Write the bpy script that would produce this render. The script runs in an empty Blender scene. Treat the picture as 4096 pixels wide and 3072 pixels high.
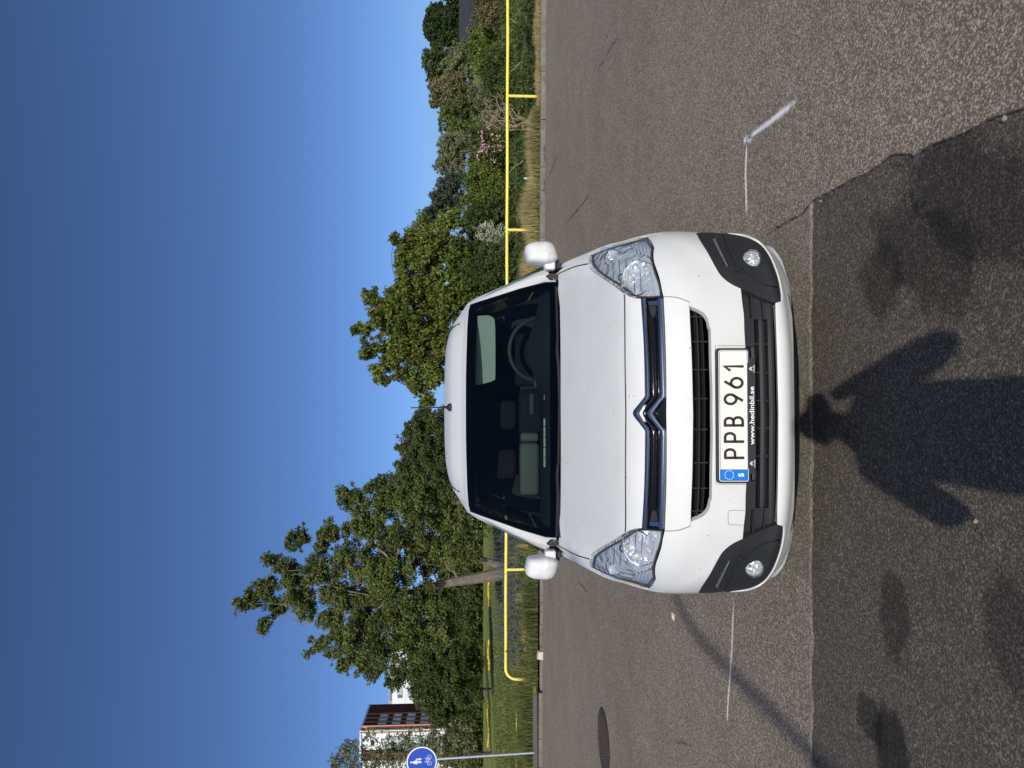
import bpy, bmesh, math, random
import numpy as np
from mathutils import Vector, Matrix
from mathutils.geometry import delaunay_2d_cdt

# ---------------------------------------------------------------- camera, light
FPX = 2840.0; PITCH = math.radians(3.38); CAMH = 1.60
scene = bpy.context.scene
COL = scene.collection
cam_d = bpy.data.cameras.new('camera'); cam = bpy.data.objects.new('camera', cam_d); COL.objects.link(cam)
cam_d.sensor_fit = 'HORIZONTAL'; cam_d.sensor_width = 36.0; cam_d.lens = FPX / 4096 * 36.0
cam_d.clip_start = 0.02; cam_d.clip_end = 3000
FWD = Vector((0, math.cos(PITCH), -math.sin(PITCH))); UPV = Vector((0, math.sin(PITCH), math.cos(PITCH))); RGT = Vector((1, 0, 0))
m = Matrix((-UPV, RGT, -FWD)).transposed().to_4x4(); m.translation = Vector((0, 0, CAMH)); cam.matrix_world = m
scene.camera = cam
SUN_EL = math.radians(26.3); SUN_DX = -0.030          # shadows run straight away from the camera, drifting a little left
world = bpy.data.worlds.new('World'); scene.world = world; world.use_nodes = True
wn = world.node_tree; wn.nodes.clear()
sky = wn.nodes.new('ShaderNodeTexSky'); sky.sky_type = 'NISHITA'; sky.sun_disc = False
sky.sun_elevation = SUN_EL; sky.sun_rotation = math.radians(180) + math.atan(-SUN_DX); sky.altitude = 0; sky.air_density = 0.42; sky.dust_density = 1.1; sky.ozone_density = 6.0
bgn = wn.nodes.new('ShaderNodeBackground'); bgn.inputs['Strength'].default_value = 0.143
won = wn.nodes.new('ShaderNodeOutputWorld'); wn.links.new(sky.outputs[0], bgn.inputs[0]); wn.links.new(bgn.outputs[0], won.inputs[0])
sd = bpy.data.lights.new('sun', 'SUN'); sd.energy = 4.0; sd.angle = math.radians(0.53); sd.color = (1.0, 0.955, 0.88)
sun = bpy.data.objects.new('sun', sd); COL.objects.link(sun)
SUNDIR = Vector((SUN_DX, 1.0, -math.tan(SUN_EL))).normalized()     # the way the light travels
sun.rotation_euler = SUNDIR.to_track_quat('-Z', 'Y').to_euler(); sun.location = (0, -20, 20)
scene.view_settings.view_transform = 'Standard'; scene.view_settings.look = 'None'
scene.view_settings.exposure = -0.15; scene.view_settings.gamma = 1; scene.view_settings.use_curve_mapping = False
scene.render.engine = 'CYCLES'
scene.cycles.max_bounces = 8; scene.cycles.transparent_max_bounces = 12; scene.cycles.diffuse_bounces = 3

# ---------------------------------------------------------------- helpers
rnd = random.Random(7)
def ray(px, py):
    return FWD + RGT * ((3072 - py - 1536) / FPX) - UPV * ((px - 2048) / FPX)
def at(px, py, Y):
    d = ray(px, py); t = Y / d.y
    return Vector((0, 0, CAMH)) + d * t
def gnd(px, py, z=0.0):
    d = ray(px, py); t = (z - CAMH) / d.z
    return Vector((0, 0, CAMH)) + d * t
def tag(o, label=None, cat=None, group=None, kind=None):
    if label: o['label'] = label
    if cat: o['category'] = cat
    if group: o['group'] = group
    if kind: o['kind'] = kind
    return o
def empty(name, loc=(0, 0, 0), rz=0, label=None, cat=None, group=None):
    o = bpy.data.objects.new(name, None); COL.objects.link(o); o.location = loc; o.rotation_euler = (0, 0, rz)
    o.empty_display_size = 0.1
    return tag(o, label, cat, group)
def link(name, me, mat=None, parent=None, smooth=None):
    if mat is not None and len(me.materials) == 0: me.materials.append(mat)
    o = bpy.data.objects.new(name, me); COL.objects.link(o)
    if parent is not None: o.parent = parent
    if smooth is not None: me.polygons.foreach_set('use_smooth', [smooth] * len(me.polygons))
    return o
def mesh(name, vs, fs):
    me = bpy.data.meshes.new(name); me.from_pydata([tuple(v) for v in vs], [], fs); me.update(); return me
def build(name, vs, fs, mat=None, parent=None, smooth=False):
    return link(name, mesh(name, vs, fs), mat, parent, smooth)
class MB:
    """collects boxes, tubes and plates into ONE mesh"""
    def __init__(s): s.v = []; s.f = []
    def add(s, vs, fs):
        n = len(s.v); s.v += [Vector(v) for v in vs]; s.f += [tuple(i + n for i in f) for f in fs]; return s
    def box(s, a, b):
        (x0, y0, z0), (x1, y1, z1) = a, b
        return s.add([(x0,y0,z0),(x1,y0,z0),(x1,y1,z0),(x0,y1,z0),(x0,y0,z1),(x1,y0,z1),(x1,y1,z1),(x0,y1,z1)],
                     [(3,2,1,0),(4,5,6,7),(0,1,5,4),(1,2,6,5),(2,3,7,6),(3,0,4,7)])
    def tube(s, pts, r, n=8, cap=True):
        pts = [Vector(p) for p in pts]; rs = r if isinstance(r, (list, tuple)) else [r] * len(pts)
        vs = []; fs = []; prev = None
        for i, p in enumerate(pts):
            t = (pts[min(i+1, len(pts)-1)] - pts[max(i-1, 0)]).normalized()
            if prev is None:
                a = t.orthogonal().normalized()
            else:
                a = (prev - t * prev.dot(t)).normalized()
            prev = a; b = t.cross(a)
            for k in range(n):
                q = 2 * math.pi * k / n; vs.append(p + (a * math.cos(q) + b * math.sin(q)) * rs[i])
        for i in range(len(pts) - 1):
            for k in range(n):
                k2 = (k + 1) % n; fs.append((i*n+k, i*n+k2, (i+1)*n+k2, (i+1)*n+k))
        if cap:
            fs.append(tuple(range(n))[::-1]); fs.append(tuple((len(pts)-1)*n + k for k in range(n)))
        return s.add(vs, fs)
    def prism(s, poly, off):
        """closed polygon (3D points) extruded by vector off"""
        n = len(poly); off = Vector(off); vs = [Vector(p) for p in poly] + [Vector(p) + off for p in poly]
        fs = [tuple(range(n)), tuple(range(n, 2*n))[::-1]] + [(i, i+n, (i+1) % n + n, (i+1) % n) for i in range(n)]
        return s.add(vs, fs)
    def loft(s, rings, close=True, cap=True):
        n = len(rings[0]); vs = [v for r in rings for v in r]; fs = []
        for i in range(len(rings) - 1):
            for k in range(n if close else n - 1):
                k2 = (k + 1) % n; fs.append((i*n+k, i*n+k2, (i+1)*n+k2, (i+1)*n+k))
        if cap and close: fs.append(tuple(range(n))[::-1]); fs.append(tuple((len(rings)-1)*n + k for k in range(n)))
        return s.add(vs, fs)
    def build(s, name, mat=None, parent=None, smooth=False, bevel=0, sub=0, seg=2):
        me = mesh(name, s.v, s.f)
        if bevel:
            bm = bmesh.new(); bm.from_mesh(me)
            bmesh.ops.recalc_face_normals(bm, faces=bm.faces)
            bmesh.ops.bevel(bm, geom=[e for e in bm.edges if e.is_manifold and e.calc_face_angle(0) > 0.5], offset=bevel, segments=seg, affect='EDGES', profile=0.5, clamp_overlap=True)
            bm.to_mesh(me); bm.free()
        else:
            bm = bmesh.new(); bm.from_mesh(me); bmesh.ops.recalc_face_normals(bm, faces=bm.faces); bm.to_mesh(me); bm.free()
        o = link(name, me, mat, parent, smooth)
        if smooth and not sub:
            try: me.set_sharp_from_angle(angle=math.radians(35))
            except Exception: pass
        if sub:
            md = o.modifiers.new('sub', 'SUBSURF'); md.levels = sub; md.render_levels = sub
        return o
def interp(tab, x):
    if x <= tab[0][0]: return tab[0][1]
    for i in range(len(tab) - 1):
        x0, y0 = tab[i]; x1, y1 = tab[i+1]
        if x <= x1:
            # cubic hermite, finite-difference tangents
            def sl(j):
                if j <= 0: return (tab[1][1]-tab[0][1])/(tab[1][0]-tab[0][0])
                if j >= len(tab)-1: return (tab[-1][1]-tab[-2][1])/(tab[-1][0]-tab[-2][0])
                a = (tab[j][1]-tab[j-1][1])/(tab[j][0]-tab[j-1][0]); b = (tab[j+1][1]-tab[j][1])/(tab[j+1][0]-tab[j][0])
                return 0 if a*b <= 0 else 2*a*b/(a+b)
            h = x1 - x0; t = (x - x0) / h; m0 = sl(i) * h; m1 = sl(i+1) * h
            return (2*t**3-3*t*t+1)*y0 + (t**3-2*t*t+t)*m0 + (-2*t**3+3*t*t)*y1 + (t**3-t*t)*m1
    return tab[-1][1] + (x - tab[-1][0]) * (tab[-1][1]-tab[-2][1])/(tab[-1][0]-tab[-2][0])

# ---------------------------------------------------------------- materials
def mat(name, col, rough=0.5, metal=0.0, coat=0.0, spec=0.5, noise=None, bump=None, sheen=0, sub=None):
    """noise=(scale, amount, detail): value mottling; bump=(scale, strength, distance)"""
    m = bpy.data.materials.new(name); m.use_nodes = True; nt = m.node_tree; b = nt.nodes['Principled BSDF']
    b.inputs['Base Color'].default_value = (*col, 1); b.inputs['Roughness'].default_value = rough; b.inputs['Metallic'].default_value = metal
    b.inputs['Coat Weight'].default_value = coat; b.inputs['Coat Roughness'].default_value = 0.04; b.inputs['Specular IOR Level'].default_value = spec
    tc = None
    if noise or bump:
        tc = nt.nodes.new('ShaderNodeTexCoord')
    if noise:
        n = nt.nodes.new('ShaderNodeTexNoise'); n.inputs['Scale'].default_value = noise[0]; n.inputs['Detail'].default_value = noise[2] if len(noise) > 2 else 6
        n.inputs['Roughness'].default_value = 0.65
        nt.links.new(tc.outputs['Object'], n.inputs['Vector'])
        r = nt.nodes.new('ShaderNodeMapRange'); r.inputs['From Min'].default_value = 0.3; r.inputs['From Max'].default_value = 0.7
        r.inputs['To Min'].default_value = 1 - noise[1]; r.inputs['To Max'].default_value = 1 + noise[1]
        nt.links.new(n.outputs['Fac'], r.inputs['Value'])
        mx = nt.nodes.new('ShaderNodeVectorMath'); mx.operation = 'SCALE'; mx.inputs[0].default_value = col
        nt.links.new(r.outputs[0], mx.inputs['Scale']); nt.links.new(mx.outputs[0], b.inputs['Base Color'])
    if bump:
        n = nt.nodes.new('ShaderNodeTexNoise'); n.inputs['Scale'].default_value = bump[0]; n.inputs['Detail'].default_value = 5
        nt.links.new(tc.outputs['Object'], n.inputs['Vector'])
        bp = nt.nodes.new('ShaderNodeBump'); bp.inputs['Strength'].default_value = bump[1]; bp.inputs['Distance'].default_value = bump[2]
        nt.links.new(n.outputs['Fac'], bp.inputs['Height']); nt.links.new(bp.outputs[0], b.inputs['Normal'])
    return m
def leafmat(name, c1, c2, rough=0.5, trans=0.16, zrange=None, flower=None):
    """per-leaf colour between c1 and c2 with clump-scale drift; a little light passes through"""
    m = bpy.data.materials.new(name); m.use_nodes = True; nt = m.node_tree; N = nt.nodes; Lk = nt.links; b = N['Principled BSDF']; out = N['Material Output']
    geo = N.new('ShaderNodeNewGeometry'); tc = N.new('ShaderNodeTexCoord')
    n = N.new('ShaderNodeTexNoise'); n.inputs['Scale'].default_value = 0.9; n.inputs['Detail'].default_value = 3; Lk.new(tc.outputs['Object'], n.inputs['Vector'])
    ad = N.new('ShaderNodeMath'); ad.operation = 'MULTIPLY_ADD'; ad.inputs[1].default_value = 0.9; Lk.new(geo.outputs['Random Per Island'], ad.inputs[0])
    ms = N.new('ShaderNodeMath'); ms.operation = 'MULTIPLY_ADD'; ms.inputs[1].default_value = 1.6; ms.inputs[2].default_value = -0.75; Lk.new(n.outputs['Fac'], ms.inputs[0]); Lk.new(ms.outputs[0], ad.inputs[2])
    r = N.new('ShaderNodeValToRGB'); Lk.new(ad.outputs[0], r.inputs[0])
    e = r.color_ramp.elements; e[0].position = 0.0; e[0].color = (*c1, 1); e[1].position = 1.15 if False else 1.0; e[1].color = (*c2, 1)
    Lk.new(r.outputs[0], b.inputs['Base Color']); b.inputs['Roughness'].default_value = max(rough, .5); b.inputs['Specular IOR Level'].default_value = 0.22
    t = N.new('ShaderNodeBsdfTranslucent'); Lk.new(r.outputs[0], t.inputs[0]); mx = N.new('ShaderNodeMixShader'); mx.inputs[0].default_value = trans
    Lk.new(b.outputs[0], mx.inputs[1]); Lk.new(t.outputs[0], mx.inputs[2]); Lk.new(mx.outputs[0], out.inputs['Surface'])
    return m
def glassmat(name, tint, ior=1.5, rough=0.0, dirt=0.0):
    m = bpy.data.materials.new(name); m.use_nodes = True; nt = m.node_tree; N = nt.nodes; N.clear(); Lk = nt.links
    out = N.new('ShaderNodeOutputMaterial'); tr = N.new('ShaderNodeBsdfTransparent'); tr.inputs[0].default_value = (*tint, 1)
    gl = N.new('ShaderNodeBsdfGlossy'); gl.inputs['Roughness'].default_value = rough
    lw = N.new('ShaderNodeLayerWeight'); lw.inputs['Blend'].default_value = .5; pw = N.new('ShaderNodeMath'); pw.operation = 'POWER'; pw.inputs[1].default_value = 4.0; Lk.new(lw.outputs['Facing'], pw.inputs[0])
    fr = N.new('ShaderNodeMath'); fr.operation = 'MULTIPLY_ADD'; fr.inputs[1].default_value = .75; fr.inputs[2].default_value = ((ior-1)/(ior+1))**2; Lk.new(pw.outputs[0], fr.inputs[0])
    mx = N.new('ShaderNodeMixShader'); Lk.new(fr.outputs[0], mx.inputs[0]); Lk.new(tr.outputs[0], mx.inputs[1]); Lk.new(gl.outputs[0], mx.inputs[2])
    last = mx
    if dirt:
        df = N.new('ShaderNodeBsdfDiffuse'); df.inputs[0].default_value = (0.5, 0.48, 0.44, 1)
        tc = N.new('ShaderNodeTexCoord'); n = N.new('ShaderNodeTexNoise'); n.inputs['Scale'].default_value = 9; n.inputs['Detail'].default_value = 8; Lk.new(tc.outputs['Object'], n.inputs[0])
        mu = N.new('ShaderNodeMath'); mu.operation = 'MULTIPLY'; mu.inputs[1].default_value = dirt * 2; Lk.new(n.outputs['Fac'], mu.inputs[0])
        m2 = N.new('ShaderNodeMixShader'); Lk.new(mu.outputs[0], m2.inputs[0]); Lk.new(mx.outputs[0], m2.inputs[1]); Lk.new(df.outputs[0], m2.inputs[2]); last = m2
    Lk.new(last.outputs[0], out.inputs['Surface']); return m
M = {}
M['paint'] = mat('white_paint', (0.67, 0.67, 0.64), 0.5, coat=0.3, noise=(7, 0.03), spec=0.2)
nt = M['paint'].node_tree; b_ = nt.nodes['Principled BSDF']; src = b_.inputs['Base Color'].links[0].from_socket
vo = nt.nodes.new('ShaderNodeTexVoronoi'); vo.inputs['Scale'].default_value = 26; tc_ = nt.nodes.new('ShaderNodeTexCoord'); nt.links.new(tc_.outputs['Object'], vo.inputs['Vector'])
sp_ = nt.nodes.new('ShaderNodeSeparateColor'); nt.links.new(vo.outputs['Color'], sp_.inputs[0])
g1 = nt.nodes.new('ShaderNodeMath'); g1.operation = 'LESS_THAN'; g1.inputs[1].default_value = .075; nt.links.new(vo.outputs['Distance'], g1.inputs[0])
g2 = nt.nodes.new('ShaderNodeMath'); g2.operation = 'GREATER_THAN'; g2.inputs[1].default_value = .80; nt.links.new(sp_.outputs[0], g2.inputs[0])
g3 = nt.nodes.new('ShaderNodeMath'); g3.operation = 'MULTIPLY'; nt.links.new(g1.outputs[0], g3.inputs[0]); nt.links.new(g2.outputs[0], g3.inputs[1])
mx_ = nt.nodes.new('ShaderNodeMix'); mx_.data_type = 'RGBA'; mx_.inputs[7].default_value = (.22, .20, .17, 1); nt.links.new(g3.outputs[0], mx_.inputs[0]); nt.links.new(src, mx_.inputs[6]); nt.links.new(mx_.outputs[2], b_.inputs['Base Color'])
M['trim'] = mat('black_plastic', (0.022, 0.023, 0.025), 0.55, bump=(900, 0.25, 0.0006), noise=(14, 0.15), spec=0.35)
M['black'] = mat('deep_black', (0.006, 0.006, 0.007), 0.5, spec=0.2)
M['gloss_black'] = mat('gloss_black', (0.008, 0.008, 0.010), 0.12, spec=0.4)
M['chrome'] = mat('chrome', (0.80, 0.82, 0.85), 0.06, 1.0)
M['satin_chrome'] = mat('satin_chrome', (0.72, 0.74, 0.77), 0.16, 1.0)
M['rubber'] = mat('rubber', (0.018, 0.018, 0.018), 0.75, bump=(60, 0.2, 0.002))
M['glass'] = glassmat('windscreen_glass', (0.42, 0.50, 0.48), 1.45)
M['lens'] = glassmat('lamp_lens', (0.93, 0.95, 0.96), 1.45, dirt=0.05)
M['side_glass'] = glassmat('side_glass', (0.4, 0.48, 0.45), 1.5)
M['frit'] = mat('glass_border', (0.004, 0.004, 0.005), 0.3, spec=0.3)
M['gap'] = mat('gap', (0.004, 0.004, 0.004), 0.9, spec=0.1)
# ---------------------------------------------------------------- the van
CX, CY, YAW = -0.120, 2.80, math.radians(1.1)
van = empty('parked_van', (CX, CY, 0), YAW, 'white delivery van with black bumper corners parked facing the viewer on the asphalt', 'van')
INV = Matrix.Rotation(-YAW, 4, 'Z') @ Matrix.Translation((-CX, -CY, 0))
def lray(px, py):
    o = INV @ Vector((0, 0, CAMH)); d = (INV.to_3x3() @ ray(px, py)); return o, d
def cl(px, py, y):                       # a point of the van at depth y behind its nose
    o, d = lray(px, py); return o + d * ((y - o.y) / d.y)
PROF = [(.20,.14),(.25,.08),(.275,.055),(.30,.025),(.335,.004),(.37,.012),(.42,.015),(.55,.012),(.63,.012),(.70,.016),(.745,.026),(.79,.048),(.83,.075),(.87,.105),(.905,.14),(.935,.185),(.955,.235),(.985,.33),(1.03,.50),(1.08,.72),(1.12,.92),(1.16,1.12),(1.2,1.35)]
WID = [(.2,.82),(.25,.835),(.30,.845),(.45,.856),(.60,.860),(.72,.856),(.80,.846),(.90,.828),(.97,.824),(1.05,.832),(1.10,.838),(1.2,.81)]
LT = [(.84,.60),(.90,.55),(.965,.42),(1.05,.32),(1.12,.28),(1.2,.28)]
def S(x, z):
    x = abs(x); W = interp(WID, z); q = x / W
    lim = 0.992
    qq = min(q, lim)
    L = interp(LT, z)
    G = L * (1 - math.sqrt(max(0.0, 1 - qq ** 3.0)))
    k = 0.035 * (x / .75) ** 2 * min(1, max(0, (z - .80) / .2))
    y = interp(PROF, z + k) + G
    if q > lim: y += (q - lim) * W * 14
    # soft swage that runs down from the lamp corner to the black corner
    if .45 < z < .85 and x > .3:
        t = (x - (.86 - (.80 - z) * .95)) / .045
        y -= 0.019 * (1 / (1 + math.exp(-t * 1.6))) * math.sin(math.pi * (z - .45) / .40)
    return y
def W_(x, z): return .975 + (z - 1.115) * 1.50 + .17 * (abs(x)/.75)**2.2
def hit(fn, px, py, ymax=1.3, y0=-0.15):
    o, d = lray(px, py); y = y0; st = .02; last = None
    while y < ymax:
        p = o + d * ((y - o.y) / d.y)
        if fn(p.x, p.z) <= y:
            a, b = y - st, y
            for _ in range(14):
                c = (a + b) / 2; p = o + d * ((c - o.y) / d.y)
                if fn(p.x, p.z) <= c: b = c
                else: a = c
            return o + d * ((b - o.y) / d.y)
        y += st
    p = o + d * ((ymax - o.y) / d.y); return p
_hit0 = hit
def hit(fn, px, py, ymax=1.3, y0=-0.15):
    """like the above, but a ray that grazes past the flank lands on the flank"""
    p = _hit0(fn, px, py, ymax, y0)
    if fn is not W_ and abs(p.x) > .984 * interp(WID, p.z):
        o, d = lray(px, py); a, b = 0.0, 1.3
        for _ in range(20):
            c = (a + b)/2; q = o + d * ((c - o.y) / d.y)
            if abs(q.x) > .984 * interp(WID, q.z): b = c
            else: a = c
        p = o + d * ((a - o.y) / d.y); x = math.copysign(.984 * interp(WID, p.z), p.x); p = Vector((x, S(x, p.z), p.z))
    return p
def nrm(fn, x, z):
    e = .004; dx = (fn(x+e, z) - fn(x-e, z)) / (2*e); dz = (fn(x, z+e) - fn(x, z-e)) / (2*e)
    return Vector((dx, -1, dz)).normalized()
def smooth_poly(pts, n=6, closed=True):
    """Catmull-Rom through 2-D points; a third element marks a corner"""
    out = []; N_ = len(pts)
    P = [Vector(p[:2]) for p in pts]; C = [len(p) > 2 for p in pts]
    for i in range(N_ if closed else N_ - 1):
        p1, p2 = P[i], P[(i+1) % N_]
        p0 = P[i-1] if (closed or i > 0) else p1; p3 = P[(i+2) % N_] if (closed or i + 2 < N_) else p2
        if C[i]: p0 = p1 - (p2 - p1)
        if C[(i+1) % N_]: p3 = p2 + (p2 - p1)
        for k in range(n):
            t = k / n
            out.append(0.5 * ((2*p1) + (p2-p0)*t + (2*p0-5*p1+4*p2-p3)*t*t + (3*p1-p0-3*p2+p3)*t**3))
    if not closed: out.append(P[-1])
    return out
def inside(poly, x, z):
    c = False; j = len(poly) - 1
    for i in range(len(poly)):
        xi, zi = poly[i]; xj, zj = poly[j]
        if (zi > z) != (zj > z) and x < (xj - xi) * (z - zi) / (zj - zi) + xi: c = not c
        j = i
    return c
def trace(pts, fn=S, n=5, closed=True, ymax=1.3):
    """photo outline -> (x, z) on the body surface"""
    out = []
    for p in smooth_poly(pts, n, closed):
        q = hit(fn, p[0], p[1], ymax); out.append((q.x, q.z))
    return out
def full(half):
    """open half outline that starts and ends on the centre line -> whole closed outline"""
    h = [(max(0.0, x), z) for x, z in half]; h[0] = (0.0, h[0][1]); h[-1] = (0.0, h[-1][1])
    return h + [(-x, z) for x, z in reversed(h[1:-1])]
def flip(poly): return [(-x, z) for x, z in reversed(poly)]
def panel(name, poly, mt, parent, fn=S, off=0.0, thick=0.014, holes=(), grid=.022, r=0.0):
    """sheet lying on the surface fn inside a closed (x,z) outline, with real thickness; off pushes it outward"""
    cl_ = []
    for p in poly:
        if not cl_ or (abs(p[0]-cl_[-1][0]) + abs(p[1]-cl_[-1][1])) > 1e-4: cl_.append(p)
    if (abs(cl_[0][0]-cl_[-1][0]) + abs(cl_[0][1]-cl_[-1][1])) < 1e-4: cl_.pop()
    loops = [cl_] + [list(h) for h in holes]
    verts = []; edges = []
    for lp in loops:
        n0 = len(verts); verts += [Vector(p) for p in lp]; edges += [(n0+i, n0+(i+1) % len(lp)) for i in range(len(lp))]
    xs = [p[0] for p in cl_]; zs = [p[1] for p in cl_]
    x0, x1, z0, z1 = min(xs), max(xs), min(zs), max(zs)
    bd = [v.copy() for v in verts]
    nx = max(1, int((x1-x0)/grid)); nz = max(1, int((z1-z0)/grid)); gx = (x1-x0)/nx; gz = (z1-z0)/nz
    B = np.array([[v.x, v.y] for v in bd])
    for i in range(1, nx):
        for j in range(1, nz):
            x = x0 + i*gx; z = z0 + j*gz
            if inside(cl_, x, z) and not any(inside(h, x, z) for h in holes):
                if np.min(np.hypot(B[:,0]-x, B[:,1]-z)) > grid * .35: verts.append(Vector((x, z)))
    v2, e2, f2, *_ = delaunay_2d_cdt(verts, edges, [], 0, 1e-6)
    V = []; NR = []
    for p in v2:
        nn = nrm(fn, p[0], p[1]); V.append(Vector((p[0], fn(p[0], p[1]), p[1])) + nn * off); NR.append(nn)
    F = []
    for f in f2:
        cx = sum(v2[i][0] for i in f) / len(f); cz = sum(v2[i][1] for i in f) / len(f)
        if inside(cl_, cx, cz) and not any(inside(h, cx, cz) for h in holes):
            a, b, c = [v2[i] for i in f[:3]]
            ar = (b[0]-a[0])*(c[1]-a[1]) - (b[1]-a[1])*(c[0]-a[0])
            F.append(tuple(f) if ar > 0 else tuple(f)[::-1])
    F = [f for f in F]
    # walls
    for lp in loops:
        n0 = len(V); n = len(lp)
        for (x, z) in lp:
            nn = nrm(fn, x, z); p = Vector((x, fn(x, z), z)) + nn * off
            V.append(p); NR.append(None)
        for (x, z) in lp:
            nn = nrm(fn, x, z); p = Vector((x, fn(x, z), z)) + nn * (off - thick); V.append(p); NR.append(None)
        A = sum(lp[i][0]*lp[(i+1) % n][1] - lp[(i+1) % n][0]*lp[i][1] for i in range(n))
        for i in range(n):
            k = (i+1) % n; q = (n0+i, n0+n+i, n0+n+k, n0+k); ccw = A > 0
            if lp is not loops[0]: ccw = not ccw
            F.append(q if ccw else q[::-1])
    me = mesh(name, V, F)
    me.polygons.foreach_set('use_smooth', [True] * len(me.polygons))
    me.update()
    # shading normals of the surface itself, so neighbouring panels flow into each other
    vn = [v.normal.copy() for v in me.vertices]
    nl = []
    for i, q in enumerate(NR): nl.append(q if q is not None else vn[i])
    try: me.normals_split_custom_set_from_vertices([tuple(q) for q in nl])
    except Exception as e: print('normals', e)
    return link(name, me, mt, parent)
Z1 = lambda X, Y: (1700 + X/1.4747, 900 + Y/1.4747)
R3 = lambda X, Y, *c: (2200 + X/2.212, 900 + Y/2.212, *c)
R5 = lambda X, Y, *c: (2600 + X/2.0733, 1200 + Y/2.0733, *c)
R8 = lambda X, Y, *c: (2300 + X/2.764, 1100 + Y/2.764, *c)
CYP = 1655                                # photo row of the van's centre line at the nose

# --- headlight outline (shared with its neighbours)
HLo = [R3(343,300),R3(352,262),R3(400,212),R3(600,140),R3(845,102,1),R3(890,150),R3(914,205,1),R3(906,250),R3(912,320),R3(938,415),R3(962,480),R3(982,560),R3(988,634,1),R3(900,640),R3(760,640,1),R3(690,600),R3(560,522),R3(450,452),R3(365,378)]
HL = trace(HLo, n=5)
cxh = sum(p[0] for p in HL)/len(HL); czh = sum(p[1] for p in HL)/len(HL)
def grow(poly, d):
    n = len(poly); out = []
    A = sum(poly[i][0]*poly[(i+1) % n][1] - poly[(i+1) % n][0]*poly[i][1] for i in range(n)); sg = 1 if A > 0 else -1
    for i in range(n):
        a = Vector(poly[i-1]); b = Vector(poly[i]); c = Vector(poly[(i+1) % n])
        t = (c - a); t = t.normalized() if t.length > 1e-9 else Vector((1, 0)); nn = Vector((t.y, -t.x)) * sg
        out.append(tuple(b + nn * d))
    return out

# --- bonnet
hood = full(trace([(2243,CYP,1),(2243,1500),(2242,1350),(2240,1230,1),(2233,1165),(2227,1104,1),R3(130,403),R3(230,363),R3(338,345,1),R3(360,395),R3(450,464),R3(560,536),R3(648,604,1),(2496,1216),(2498,1400),(2501,CYP,1)], closed=False, n=6))
o_hood = panel('bonnet', hood, M['paint'], van, thick=.03, grid=.03)
# --- strip between bonnet and grille
strip = full(trace([(2506.5,CYP,1),(2503.5,1400),(2501.5,1216),(2500,1178,1),R3(690,628),R3(752,650,1),R3(803,652,1),R8(745,500),R8(760,800),R8(770,1330),(2580,CYP,1)], closed=False, n=5))
panel('nose_panel', strip, M['paint'], van, thick=.02, grid=.03)
# --- white band under the badge bars
band = full(trace([(2667,CYP,1),R8(1016,1200),R8(1005,700),R8(985,262,1),R3(1010,642,1),R3(1110,648),R3(1229,690,1),R5(330,200),(2766,1441),(2771,CYP,1)], closed=False, n=5))
panel('grille_band', band, M['paint'], van, off=.006, thick=.05, grid=.03)
# --- bumper skin
bump_half = [(2850,CYP,1),(2850,1560),(2846,1440),(2843,1321),R5(494,220),R5(482,160),R5(450,110),R5(400,80),R5(335,52,1),R3(1112,641),R3(1006,637,1),R3(990,570),R3(972,480),R3(948,405),R3(922,325),R3(916,255),R3(924,200,1),R3(895,140),R3(856,94,1),R3(1000,76),R3(1150,72),R3(1290,73,1),R3(1330,130),R3(1400,240),R3(1470,370),R3(1520,446),R3(1590,510),R3(1688,560,1),R3(1700,680),R3(1715,800),(2977,1320),(2981,1400),(2984,CYP,1)]
bumper = full(trace(bump_half, closed=False, n=5))
# recess where the number plate sits is only a shallow lip
o_b = panel('bumper', bumper, M['paint'], van, thick=.03, grid=.02)
# --- black corners with fog lamps
BZ = [R3(1297,76,1),R3(1450,74),R3(1600,88),R3(1740,118),R3(1850,175),R3(1930,275),R3(1985,400),R3(2015,500),R3(2032,600),R3(2036,673,1),R3(1984,690,1),R3(1850,640),R3(1692,566,1),R3(1594,517),R3(1515,452),R3(1463,372),R3(1393,242),R3(1323,132)]
FOG = (R3(1785,300))
LIPo = [(3113,CYP,1),(3108,1441),(3100,1216,1),R3(2043,680,1),R3(2040,600),R3(2022,500),R3(1992,400),R3(1938,273),R3(1858,170),R3(1745,110),R3(1640,92),R3(1560,80,1),R3(1700,88),R3(1820,120),R3(1900,158),R3(1975,222),R3(2040,320),R3(2075,420),R3(2092,490),R3(2110,600),R3(2128,850),(3166,1400),(3169,CYP,1)]
lip = full(trace(LIPo, closed=False, n=5))
panel('bumper_lip', lip, M['paint'], van, off=.008, thick=.05, grid=.02)
# dark structure behind everything on the nose
back = []
zz = np.linspace(.235, 1.115, 34)
rows = []
for z in zz:
    row = []
    for x in np.linspace(-.97, .97, 49):
        W = interp(WID, z) * x
        row.append(Vector((W * .955, S(W*.955, z) + (.16 if z < .97 else .07), z - (0.0 if z < .97 else .05))))
    rows.append(row)
lb = MB(); lb.loft(rows, close=False, cap=False); lb.build('inner_structure', M['gap'], van)

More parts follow.
